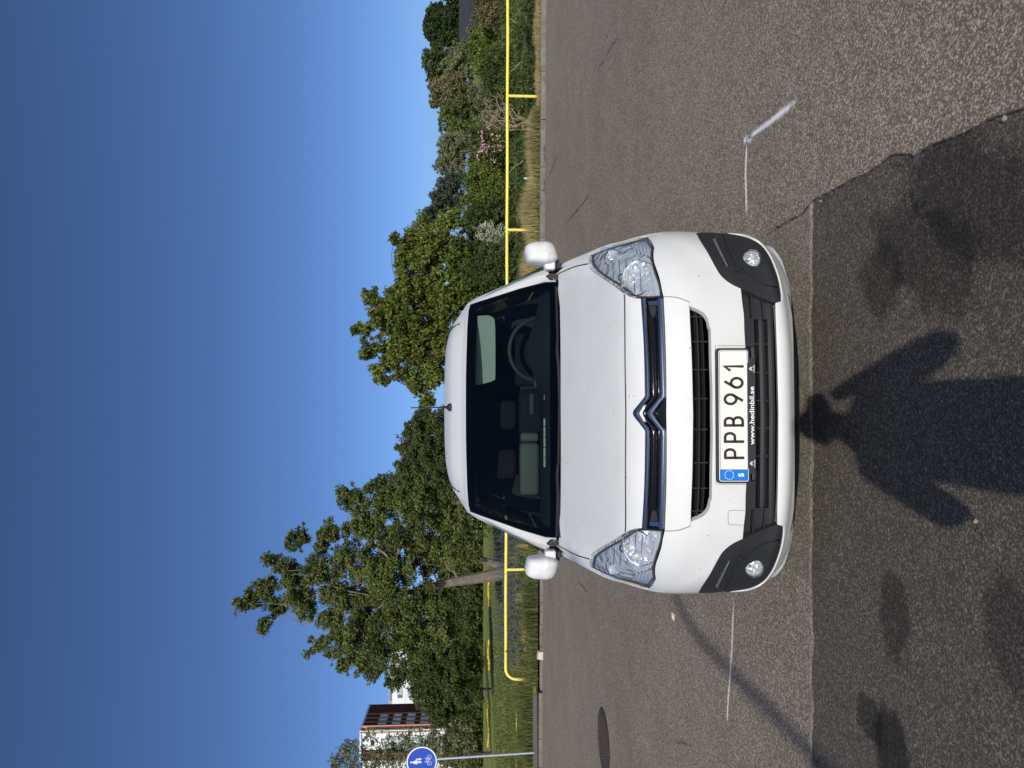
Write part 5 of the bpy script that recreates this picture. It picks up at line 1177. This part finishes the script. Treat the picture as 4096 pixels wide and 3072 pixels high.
# dark filling bank behind so that no daylight shows through the foot of the hedge
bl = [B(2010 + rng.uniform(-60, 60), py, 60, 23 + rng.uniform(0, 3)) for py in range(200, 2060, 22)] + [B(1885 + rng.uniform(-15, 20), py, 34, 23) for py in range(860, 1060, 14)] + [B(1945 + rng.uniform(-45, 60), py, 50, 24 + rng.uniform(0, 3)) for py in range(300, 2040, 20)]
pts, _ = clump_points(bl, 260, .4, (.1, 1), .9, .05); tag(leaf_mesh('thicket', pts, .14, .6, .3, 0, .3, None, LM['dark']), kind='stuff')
# bare dead branches
db = G(2150, 430, .09); db = Vector((db.x, 16.9, .09)); ds = empty('dead_shrub', db, 0, 'leafless brown dead shrub spreading behind the yellow rail', 'shrub'); mb = MB(); r_ = random.Random(4)
for (px, py) in ((1935,395),(1940,440),(1932,480),(1945,500),(1960,380),(1975,515),(1990,370),(2000,420),(1950,460)):
    e = at(px, py, 16.9 + r_.uniform(-.3, .3)) - db; s0 = Vector((r_.uniform(-.15, .15), 0, .1)); limb(mb, s0, e, .016, .004, .10, 7, px)
    for k in range(5):
        f = r_.uniform(.4, .9); a = s0.lerp(e, f); limb(mb, a, a + Vector((r_.uniform(-.35, .35), r_.uniform(-.2, .2), r_.uniform(.05, .35))), .006, .002, .1, 3, px+k)
mb.build('branches', M['twig'], ds)
for i, (px, py, qx, qy) in enumerate(((2095,640,2020,705),(2080,250,2035,300),(2065,90,2020,60))):
    a = at(px, py, 16.6); b = at(qx, qy, 16.7); mb = MB(); limb(mb, a, b, .011, .004, .05, 6, i); tag(mb.build('bare_branch', M['twig'], None), ('thin bare branch leaning in the grass left of the dead shrub', 'bare twig crossing the dark bush under the yellow-green bush', 'bare twig low in the brown bush at the far right')[i], 'branch')
# ---------------------------------------------------------------- grasses (uncountable)
def blades(name, n, area, h, w, mt, lean=.35, hz=None, z0=.09):
    x = rng.uniform(area[0], area[1], n); f = rng.random(n); y = area[2](x) + (area[3](x) - area[2](x))*f; hh = h*rng.uniform(.35, 1.25, n); 
    if hz is not None: hh *= hz(x, y)
    ang = rng.uniform(0, 2*np.pi, n); dx_ = np.cos(ang)*hh*lean*rng.random(n); dy_ = np.sin(ang)*hh*lean*rng.random(n); a2 = rng.uniform(0, np.pi, n); wx = np.cos(a2)*w/2; wy = np.sin(a2)*w/2
    v = np.empty((n, 5, 3)); z0 = np.full(n, z0)
    v[:, 0] = np.stack([x-wx, y-wy, z0], 1); v[:, 1] = np.stack([x+wx, y+wy, z0], 1); v[:, 2] = np.stack([x+wx*.7+dx_*.4, y+wy*.7+dy_*.4, z0+hh*.55], 1); v[:, 3] = np.stack([x-wx*.7+dx_*.4, y-wy*.7+dy_*.4, z0+hh*.55], 1); v[:, 4] = np.stack([x+dx_, y+dy_, z0+hh], 1)
    me = bpy.data.meshes.new(name); me.vertices.add(n*5); me.vertices.foreach_set('co', v.reshape(-1)); me.loops.add(n*7); me.polygons.add(n*2); b = np.arange(n)[:, None]*5
    me.loops.foreach_set('vertex_index', np.concatenate([b + np.array([[0,1,2,3]]), b + np.array([[3,2,4]])], 1).reshape(-1).astype(np.int32))
    ls = np.stack([np.arange(n)*7, np.arange(n)*7+4], 1).reshape(-1); lt = np.tile([4, 3], n); me.polygons.foreach_set('loop_start', ls.astype(np.int32)); me.polygons.foreach_set('loop_total', lt.astype(np.int32)); me.update(calc_edges=True)
    return tag(link(name, me, LM[mt], None), kind='stuff')
K = lambda d: (lambda x: kx(x) + d)
clumpy = lambda s_: (lambda x, y: .55 + .7*np.abs(np.sin(x*s_ + 1.3*np.sin(y*2.1+x*.7))*np.cos(x*s_*.37+y)))
blades('dry_grass', 26000, (-1.5, 6.0, K(.20), K(1.15)), .34, .008, 'straw', .45, clumpy(2.3))
blades('dry_grass', 7000, (6.0, 11, K(.18), K(.5)), .13, .008, 'straw', .8, clumpy(2.3))
blades('verge_grass', 16000, (-.5, 6.0, K(.18), K(1.2)), .20, .009, 'grass', .5, clumpy(1.7))
blades('verge_grass', 34000, (-6.8, -.5, K(.14), K(2.6)), .36, .012, 'grass', .5, clumpy(1.4))
blades('dry_grass', 7000, (-6.8, -1.5, K(.3), K(2.4)), .40, .009, 'straw', .5, clumpy(2.9))
blades('meadow_grass', 60000, (-14, 1.5, lambda x: 18.2+0*x, lambda x: 27+0*x), .15, .022, 'grass', .5, clumpy(1.1))
blades('meadow_grass', 40000, (-22, 2.5, lambda x: 27+0*x, lambda x: 60+0*x), .13, .05, 'grass', .6, lambda x, y: clumpy(.5)(x, y)*np.clip((62-y)/26, .04, 1))
blades('meadow_grass', 22000, (-12.5, -6.9, lambda x: 17.0+0*x, lambda x: 19.0+0*x), .36, .014, 'grass', .5, clumpy(1.9))
# weeds in the kerb joints
blades('kerb_weeds', 2600, (-6.7, 6.5, K(-.015), K(.02)), .055, .006, 'grass', 1.2, lambda x, y: (np.sin(x*3.1) + np.sin(x*7.7+1) > .7)*1.0 + .05, z0=.0)
# lupins: grey-blue flower spikes on leafy stems among the meadow
def spikes(name, n, area, h):
    P = []
    for _ in range(n):
        x = rng.uniform(area[0], area[1]); y = rng.uniform(area[2](x), area[3](x)); k = 26; t = rng.random(k); hh = h*rng.uniform(.7, 1.25); lean = rng.uniform(-.12, .12); r = .032*(1-t*.75)
        a = rng.uniform(0, 6.28, k); P.append(np.stack([x + lean*t + r*np.cos(a), y + r*np.sin(a), .09 + hh*(.45 + .55*t)], 1))
    return tag(leaf_mesh(name, np.concatenate(P), .030, .8, .3, 0, .4, None, LM['lupin']), kind='stuff')
spikes('lupins', 420, (-6.7, -.8, K(.5), K(3.2)), .60)
spikes('lupins', 520, (-9, 1.0, lambda x: 20, lambda x: 27), .62)
P = rng.uniform(0, 1, (700, 3)); P = np.stack([-6.7 + P[:, 0]*6.0, 0*P[:, 1], .12 + P[:, 2]*.25], 1); P[:, 1] = 15.32 - .0535*P[:, 0] + .3 + rng.random(700)*2.4
tag(leaf_mesh('leafy_weeds', np.repeat(P, 14, 0) + rng.normal(size=(9800, 3))*.06, .05, .45, .4, 0, .3, None, LM['bright']), kind='stuff')
for (a0, a1, v_) in ((2325,2425,1956),(2560,2680,1955),(2860,2990,1954),(2800,2860,1953)):
    n = 420; py = rng.uniform(a0, a1, n); cen = v_ + 2*np.sin(py*.05); C_ = []
    for q, c_ in zip(py, cen):
        g = gnd(c_ + rng.normal()*1.1, q, .09); C_.append((g.x, g.y, .11))
    tag(leaf_mesh('yellow_flowers', np.array(C_), .11, .8, .8, 0, .5, None, LM['yflower']), kind='stuff')
tag(build('stone_block', *(lambda a, b: ([(a.x,a.y,.0),(b.x,a.y,.0),(b.x,a.y+.14,.0),(a.x,a.y+.14,.0),(a.x+.01,a.y+.01,.12),(b.x-.02,a.y+.01,.10),(b.x-.01,a.y+.12,.11),(a.x+.02,a.y+.12,.13)], [(3,2,1,0),(4,5,6,7),(0,1,5,4),(1,2,6,5),(2,3,7,6),(3,0,4,7)]))(at(2160, 2640, kx(-4)-.0), at(2160, 2608, kx(-4)-.0)), mat('pale_stone', (.55,.45,.40), .9, noise=(9,.2)), None), 'pale pinkish stone lying at the kerb below the bent rail end', 'stone')
for nm, mt, n_, sz, yy in (('leafy_weeds', 'ivy', 26, .055, .9), ('leafy_weeds', 'brown', 16, .045, .5), ('leafy_weeds', 'oak', 20, .06, 1.6)):
    bl = []
    for _ in range(n_):
        x = -6.7 + rng.random()*5.4; r = .10 + .13*rng.random(); bl.append((x, kx(x) + .3 + rng.random()*yy, .10 + r*.8, r))
    pts, _ = clump_points(bl, 1500, .45, (.1, 1), .8, .2, minr=.05); tag(leaf_mesh(nm, pts, sz, .5, .3, 0, .3, None, LM[mt]), kind='stuff')
# marker posts in the hedge
for i, (px, py, qx, mt, lab) in enumerate(((2130,714,2095,'sign_white','short white marker post standing in the dry grass'),(2105,735,2040,'ivypost','thin green metal post in the bush beside the white marker'))):
    M.setdefault('ivypost', mat('green_metal', (.01,.09,.07), .5)); a = at(px, py, 16.5); b = at(qx, py, 16.5); mb = MB(); mb.tube([(a.x, a.y, .05), (a.x, a.y, b.z*.98), (a.x, a.y, b.z)], [.022 if i == 0 else .012]*2 + [.018 if i == 0 else .010], 8); tag(mb.build('marker_post', M[mt], None), lab, 'post')
# ---------------------------------------------------------------- buildings
M['brown_clad'] = mat('brown_cladding', (.10,.040,.028), .9, noise=(.5,.12), spec=.05); M['orange'] = mat('terracotta_fin', (.46,.20,.115), .6); M['wht'] = mat('white_cladding', (.72,.74,.74), .5, noise=(.3,.04)); M['wgrey'] = mat('grey_cladding', (.30,.31,.32), .6)
M['pane'] = mat('window_pane', (.12,.15,.20), .15, .0, spec=.8); M['pane_l'] = mat('blind_and_sky_pane', (.42,.46,.47), .3); M['joint'] = mat('joint', (.35,.36,.36), .8); M['metal_edge'] = mat('roof_edge', (.5,.53,.55), .4, .5)  # pale blind tone also paints reflected sky into the panes
YA, YB = 140.0, 153.0
A0 = at(1446, 2924, YA); A1 = at(1484, 2818, YB); H = A0.z
bb = empty('brown_block', (A0.x, A0.y, 0), 0, 'brown clad office block with terracotta fins and white front behind the trees', 'building'); O = Vector((A0.x, A0.y, 0))
fx = Vector((A1.x-A0.x, A1.y-A0.y, 0)); FL = fx.length; fx.normalize(); fn = Vector((fx.y, -fx.x, 0)); fn = fn if fn.x > 0 else -fn
def quadbox(name, o, u, v, u0, u1, z0, z1, d0, d1, mt, parent):
    """box on a facade: u along it, z up, d outward"""
    mb = MB(); c = [o + u*a + v*d + Vector((0, 0, z)) for a, d, z in ((u0,d0,z0),(u1,d0,z0),(u1,d1,z0),(u0,d1,z0),(u0,d0,z1),(u1,d0,z1),(u1,d1,z1),(u0,d1,z1))]; mb.add(c, [(3,2,1,0),(4,5,6,7),(0,1,5,4),(1,2,6,5),(2,3,7,6),(3,0,4,7)]); return mb.build(name, mt, parent)
Z = Vector((0, 0, 0))
quadbox('brown_wing', Z, fx, fn, .6, FL, 0, H, -6, 0, M['brown_clad'], bb)
quadbox('roof_edge', Z, fx, fn, -.1, FL, H, H+.35, -6, .15, M['metal_edge'], bb)
def uu(py):       # photo row -> distance along the facade
    lo_, hi_ = -2, FL+2
    for _ in range(30):
        c = (lo_+hi_)/2; p = O + fx*c; y_ = 3072 - (1536 + FPX*p.x/(p.y*math.cos(PITCH)))
        if y_ > py: lo_ = c
        else: hi_ = c
    return c
zz1 = lambda r: 2450 + r/2.458
for r0, r1 in ((1150,1164),(1085,1114),(1049,1057),(1011,1018),(969,976)):
    a = uu(zz1(r1)); wd = (r1-r0)/2.458*(O + fx*a).y/2840
    quadbox('fin', Z, fx, fn, a, a+.22, 2.5, H+.1, .01, wd, M['orange'], bb)
fl = 53*150/2840
for r0, r1 in ((1060,1082),(1020,1045),(980,1006)):
    a, b = sorted((uu(zz1(r0)), uu(zz1(r1))))
    for k in range(7):
        z1 = H - 2.7 - fl*k*1.0; 
        if z1 - 1.7 < 1: break
        w = quadbox('window', Z, fx, fn, a, b, z1-1.75, z1, .01, .08, M['wgrey'], bb); quadbox('pane', Z, fx, fn, a+.12, b-.12, z1-1.6, z1-.12, .02, .10, M['pane_l'], w); quadbox('blind', Z, fx, fn, a+.12, b-.12, z1-.55, z1-.12, .05, .115, M['pane_l'], w)
a, b = sorted((uu(zz1(912)), uu(zz1(966)))); quadbox('end_wall', Z, fx, fn, a, b, 2, H-.5, .01, .12, M['brown_clad'], bb)
# its white front facing the field
wx = Vector((-1, .10, 0)).normalized(); wn_ = Vector((-.10, -1, 0)).normalized()
quadbox('white_front', Z, wx, wn_, .05, 30, 3.4, H-.1, -.5, .0, M['wht'], bb); quadbox('ground_floor', Z, wx, wn_, .4, 30, 0, 3.4, -1.2, -.8, M['pane'], bb)
mpp = YA/2840
for k in range(6):
    z1 = H - (1500-1446)*mpp - 2.62*k
    quadbox('panel_joint', Z, wx, wn_, .2, 30, z1-.05, z1+.03, .0, .03, M['joint'], bb)
    for u0, u1 in ((1.2,6.4),(8.6,13.8),(16,21.2),(23.4,28.6)):
        if k in (1,2,3,4,5) and z1 - 2.2 > 3.4:
            w = quadbox('window', Z, wx, wn_, u0, u1, z1-2.05, z1-.25, .01, .06, M['wgrey'], bb)
            for q in range(3): quadbox('pane', Z, wx, wn_, u0 + .1 + q*(u1-u0)/3, u0 + (q+1)*(u1-u0)/3 - .05, z1-1.95, z1-.35, .02, .09, M['pane'] if q % 2 else M['pane_l'], w)
for u in (7.4, 14.9, 22.3): quadbox('panel_joint', Z, wx, wn_, u-.04, u+.04, 3.4, H-.2, .0, .035, M['joint'], bb)
# the white tower further back
W0 = at(1553, 2820, 172); W1 = at(1553, 2560, 172); Hw = W0.z; wt = empty('white_tower', (W0.x, W0.y, 0), 0, 'white office building with grey top storey seen through the trees beside the brown block', 'building')
ux = Vector((1, 0, 0)); un = Vector((0, -1, 0)); LW = W1.x - W0.x; mp = 172/2840
quadbox('facade', Z, ux, un, -3, LW, 0, Hw - 16*mp, -14, 0, M['wht'], wt); quadbox('top_storey', Z, ux, un, -2, LW-1, Hw-16*mp, Hw, -12, -.6, M['wgrey'], wt)
for u0, u1 in ((.8,3.0),(7.4,9.4)): quadbox('top_window', Z, ux, un, u0, u1, Hw-13*mp, Hw-4*mp, -.6, -.55, M['pane'], wt)
for k in range(6):
    z1 = Hw - (36 + 40*k)*mp
    if z1 < 3: break
    for u0, u1 in ((1.6,4.0),(4.9,8.7),(10,12.4),(13.3,15.6)):
        w = quadbox('window', Z, ux, un, u0, u1, z1-21*mp, z1, .01, .05, M['wgrey'], wt)
        for q in range(3): quadbox('pane', Z, ux, un, u0 + .08 + q*(u1-u0)/3, u0 + (q+1)*(u1-u0)/3 - .06, z1-20*mp, z1-1*mp, .02, .08, M['pane_l'] if (q+k) % 3 else M['pane'], w)
    quadbox('panel_joint', Z, ux, un, -3, LW, z1-31*mp, z1-30*mp, 0, .03, M['joint'], wt)
# low red and grey shed parts at the field edge
sb = at(1895, 3000, 90); sh = empty('brick_shed', (sb.x, sb.y, 0), 0, 'low brick and grey building in shade at the far field edge by the sign pole', 'building')
quadbox('wall', Z, ux, un, -4, 6, 0, 2.0, -4, 0, mat('brick_red', (.42,.17,.11), .9, noise=(2,.2)), sh); quadbox('roof', Z, ux, un, -4.3, 6.3, 2.0, 2.35, -4.3, .3, M['wgrey'], sh); quadbox('door', Z, ux, un, 1, 2.1, 0, 1.8, .01, .06, M['wgrey'], sh)
# house at the far right
hY = 60.0; r0 = at(1837, 172, hY); r1 = at(1837, -160, hY); e0 = at(1900, 176, hY-4); hz0 = r0.z; M['rooffelt'] = mat('roof_dark', (.045,.045,.05), .75, noise=(1.2,.2)); M['cream_wall'] = mat('cream_render', (.62,.48,.30), .85); M['eave'] = mat('eave_red', (.20,.09,.06), .7)
ho = empty('low_house', (r0.x, hY, 0), -math.radians(24.5), 'low house with black roof and cream wall behind the hedge at the far right', 'house'); LH = r1.x - r0.x; ez = at(1900, 172, hY-4).z
mb = MB(); mb.prism([Vector((0, 0, hz0)), Vector((0, -4, ez)), Vector((0, -4, ez-.12)), Vector((0, 0, hz0-.15))], (LH, 0, 0)); mb.prism([Vector((0, 0, hz0)), Vector((0, 4, ez)), Vector((0, 4, ez-.12)), Vector((0, 0, hz0-.15))], (LH, 0, 0)); mb.build('roof', M['rooffelt'], ho)
mb = MB(); mb.prism([Vector((-.12, .05, hz0+.03)), Vector((-.12, -4.1, ez+.03)), Vector((-.12, -4.1, ez-.16)), Vector((-.12, .05, hz0-.2))], (.12, 0, 0)); mb.build('barge_board', M['eave'], ho)
mb = MB(); mb.box((.4, -3.6, -.2), (LH-.4, 3.6, ez-.02)); mb.build('wall', M['cream_wall'], ho); mb = MB(); mb.box((0, -4.12, ez-.2), (LH, -4.02, ez-.05)); mb.build('gutter', M['gloss_black'], ho)
mb = MB(); mb.prism([Vector((.4, -3.6, ez-.1)), Vector((.4, 0, hz0-.2)), Vector((.4, 3.6, ez-.1))], (.1, 0, 0)); mb.build('gable', M['cream_wall'], ho)
# ---------------------------------------------------------------- gulls
M['gull'] = mat('gull_white', (.62,.63,.65), .7); M['gull_wing'] = mat('gull_grey', (.16,.17,.19), .7)
def gull(c, mpx, wl, wr, label, tail):
    g = empty('gull', c, 0, label, 'bird', 'gulls in the sky'); s_ = mpx
    P = lambda q, dy=0: Vector(((-(q[1]))*s_, dy, -(q[0])*s_))          # photo offsets (px, py) -> local
    t = P(tail); mb = MB(); a = t*1.0; rings = []
    for f, r in ((-1.0,.2),(-.7,1.5),(-.2,2.4),(.3,2.1),(.7,1.2),(1.0,.25)):
        cc = Vector((f*3.0*s_*.5, f*5*s_, t.z*.15 + f*.6*s_)); rings.append([cc + Vector((r*s_*math.cos(q), 0, r*s_*.8*math.sin(q))) for q in [2*math.pi*k/8 for k in range(8)]])
    mb.loft(rings); mb.build('body', M['gull'], g, True)
    for W in (wl, wr):
        pts = [P(q) for q in W]; n = len(pts); mb = MB(); rings = []
        for i, p in enumerate(pts):
            ch = (3.6*(1-.75*i/(n-1)))*s_; rings.append([p + Vector((0, -ch*.5, .15*s_)), p + Vector((0, 0, .45*s_)), p + Vector((0, ch, .0)), p + Vector((0, 0, -.3*s_))])
        mb.loft(rings); mb.build('wing', M['gull_wing'], g, True)
    return g
c = at(1284, 71, 55); gull(c, 55/2840, [(0,0),(-7,-10),(-14,-18),(-20,-21),(-26,-22)], [(0,0),(3,11),(7,22),(10,30),(12,37)], 'white gull with long tilted wings gliding high at the upper right of the sky', (0, 4))
c = at(1402, 787, 95); gull(c, 95/2840, [(0,0),(-2,-4),(-2,-10),(-1,-16)], [(0,0),(-1,4),(0,10),(3,16)], 'smaller distant dark gull low in the sky above the pine', (1, 1))
# ---------------------------------------------------------------- what throws the shadows: the photographer and a street lamp
lp = empty('street_lamp', (-1.36, -9.2, 0), 0, 'street lamp whose curved shadow crosses the asphalt left of the van', 'street lamp')
mb = MB(); mb.tube([(0,0,0),(0,0,.4),(0,0,.42),(0,0,6.6),(.0,0,6.95),(.05,0,7.12),(.14,0,7.25),(.28,0,7.36),(.42,0,7.42),(.52,0,7.44)], [.08,.08,.055,.042,.038,.036,.035,.034,.03,.03], 12); mb.build('pole', M['galv'], lp, True)
mb = MB(); mb.loft([[Vector((x, math.cos(a)*r, 7.45 + math.sin(a)*h)) for a in [2*math.pi*k/14 for k in range(14)]] for x, r, h in ((.46,.04,.03),(.52,.10,.05),(.68,.13,.06),(.82,.09,.04),(.86,.02,.02))]); mb.build('lamp_head', M['galv'], lp, True)
M['jacket'] = mat('dark_jacket', (.03,.035,.05), .85, noise=(30,.2)); M['skin'] = mat('skin', (.52,.34,.26), .55); M['trouser'] = mat('dark_trousers', (.03,.03,.04), .9); M['hair'] = mat('brown_hair', (.06,.04,.025), .8)
pe = empty('person', (-.085, -.22, 0), 0, 'person standing at the camera whose shadow falls in front of the van', 'person')
def skinned(name, V_, E_, R_, mt, parent, sub=2, root=0):
    me = bpy.data.meshes.new(name); me.from_pydata(V_, E_, []); o = link(name, me, mt, parent); md = o.modifiers.new('skin', 'SKIN'); md.use_smooth_shade = True
    for i, r in enumerate(R_):
        sv = me.skin_vertices[0].data[i]; sv.radius = (r, r) if isinstance(r, (int, float)) else r; sv.use_root = (i == root)
    sm = o.modifiers.new('sub', 'SUBSURF'); sm.levels = sub; sm.render_levels = sub; return o
# right side of the body is +x (image right); elbows out, both hands at the phone before the face
J = [(0,0,.95),(0,0,1.12),(0,-.01,1.30),(0,-.01,1.44),(0,.0,1.53),(0,.02,1.60),
     (.17,-.01,1.43),(.315,.02,1.22),(.215,.09,1.40),(.115,.165,1.545),
     (-.17,-.01,1.43),(-.29,.02,1.20),(-.16,.09,1.38),(.02,.165,1.545),
     (.09,0,.90),(.11,.0,.50),(.12,-.02,.09),(.13,.10,.05),(-.09,0,.90),(-.12,.0,.50),(-.13,-.02,.09),(-.14,.10,.05)]
E = [(0,1),(1,2),(2,3),(3,4),(4,5),(3,6),(6,7),(7,8),(8,9),(3,10),(10,11),(11,12),(12,13),(0,14),(14,15),(15,16),(16,17),(0,18),(18,19),(19,20),(20,21)]
R = [(.20,.13),(.19,.12),(.195,.12),(.12,.09),.062,.05,.085,.058,.045,.032,.085,.058,.045,.032,.095,.062,.045,.04,.095,.062,.045,.04]
skinned('body', J, E, R, M['jacket'], pe)
mb = MB(); rings = []
for z, rx, ry, dy in ((1.545,.035,.035,.01),(1.56,.055,.06,.03),(1.59,.064,.078,.03),(1.63,.072,.092,.02),(1.67,.076,.098,.01),(1.71,.074,.094,.0),(1.745,.06,.076,-.005),(1.768,.036,.045,-.008),(1.776,.006,.008,-.01)): rings.append([Vector((rx*math.cos(q), dy - .0 + ry*math.sin(q), z)) for q in [2*math.pi*k/24 for k in range(24)]])
mb.loft(rings); hd = mb.build('head', M['skin'], pe, True, sub=1)
mb = MB(); mb.prism([(-.012,.10,1.62),(0,.13,1.615),(.012,.10,1.62),(0,.105,1.665)], (0,-.02,0)); mb.build('nose', M['skin'], hd, True)
for sx in (1, -1):
    mb = MB(); mb.loft([[Vector((sx*(.074 + d), .008 + math.cos(q)*.018*k_, 1.645 + math.sin(q)*.03*k_)) for q in [2*math.pi*k/12 for k in range(12)]] for d, k_ in ((0,.7),(.012,1),(.018,.8))]); mb.build('ear', M['skin'], hd, True)
    mb = MB(); mb.loft([[Vector((sx*.03 + math.cos(q)*.012*k_, .103 + d, 1.672 + math.sin(q)*.007*k_)) for q in [2*math.pi*k/10 for k in range(10)]] for d, k_ in ((-.006,1),(0,1),(.004,.4))]); mb.build('eye', M['sign_white'], hd, True)
mb = MB(); mb.prism([(-.022,.098,1.600),(.022,.098,1.600),(.018,.100,1.590),(-.018,.100,1.590)], (0,.006,0)); mb.build('mouth', M['orange'], hd)
mb = MB(); rings = []
for z, k_ in ((1.66,1.03),(1.70,1.08),(1.735,1.1),(1.765,1.15),(1.785,1.0),(1.792,.1)):
    rx, ry = {1.66:(.077,.098),1.70:(.077,.096),1.735:(.066,.084),1.765:(.044,.056),1.785:(.022,.028),1.792:(.01,.01)}[z]; rings.append([Vector((rx*k_*math.cos(q), -.012 + ry*k_*math.sin(q) - (.012 if math.sin(q) > .3 and z < 1.7 else 0), z)) for q in [2*math.pi*k/24 for k in range(24)]])
mb.loft(rings); mb.build('hair', M['hair'], hd, True)
for sx, bx in ((1, .115), (-1, .02)):
    V_ = [(bx, .165, 1.545), (bx + sx*.004, .178, 1.575), (bx - sx*.0, .182, 1.60)]; E_ = [(0,1),(1,2)]; R_ = [.024,.026,.022]
    for k in range(4):
        z = 1.578 + .017*k; i = len(V_); V_ += [(bx + sx*.012, .186, z), (bx + sx*.006, .196, z+.002), (bx - sx*.010, .199, z+.003)]; E_ += [(1, i), (i, i+1), (i+1, i+2)]; R_ += [.009,.0085,.007]
    i = len(V_); V_ += [(bx - sx*.01, .166, 1.585), (bx - sx*.03, .160, 1.60)]; E_ += [(0, i), (i, i+1)]; R_ += [.011,.009]
    skinned('hand', V_, E_, R_, M['skin'], pe)
ph = MB(); ph.box((.035, .188, 1.53), (.105, .196, 1.645)); tag(ph.build('mobile_phone', M['gloss_black'], None, bevel=.003), 'phone held up by the person taking the picture', 'phone'); bpy.data.objects['mobile_phone'].location = (-.085, -.22, 0)
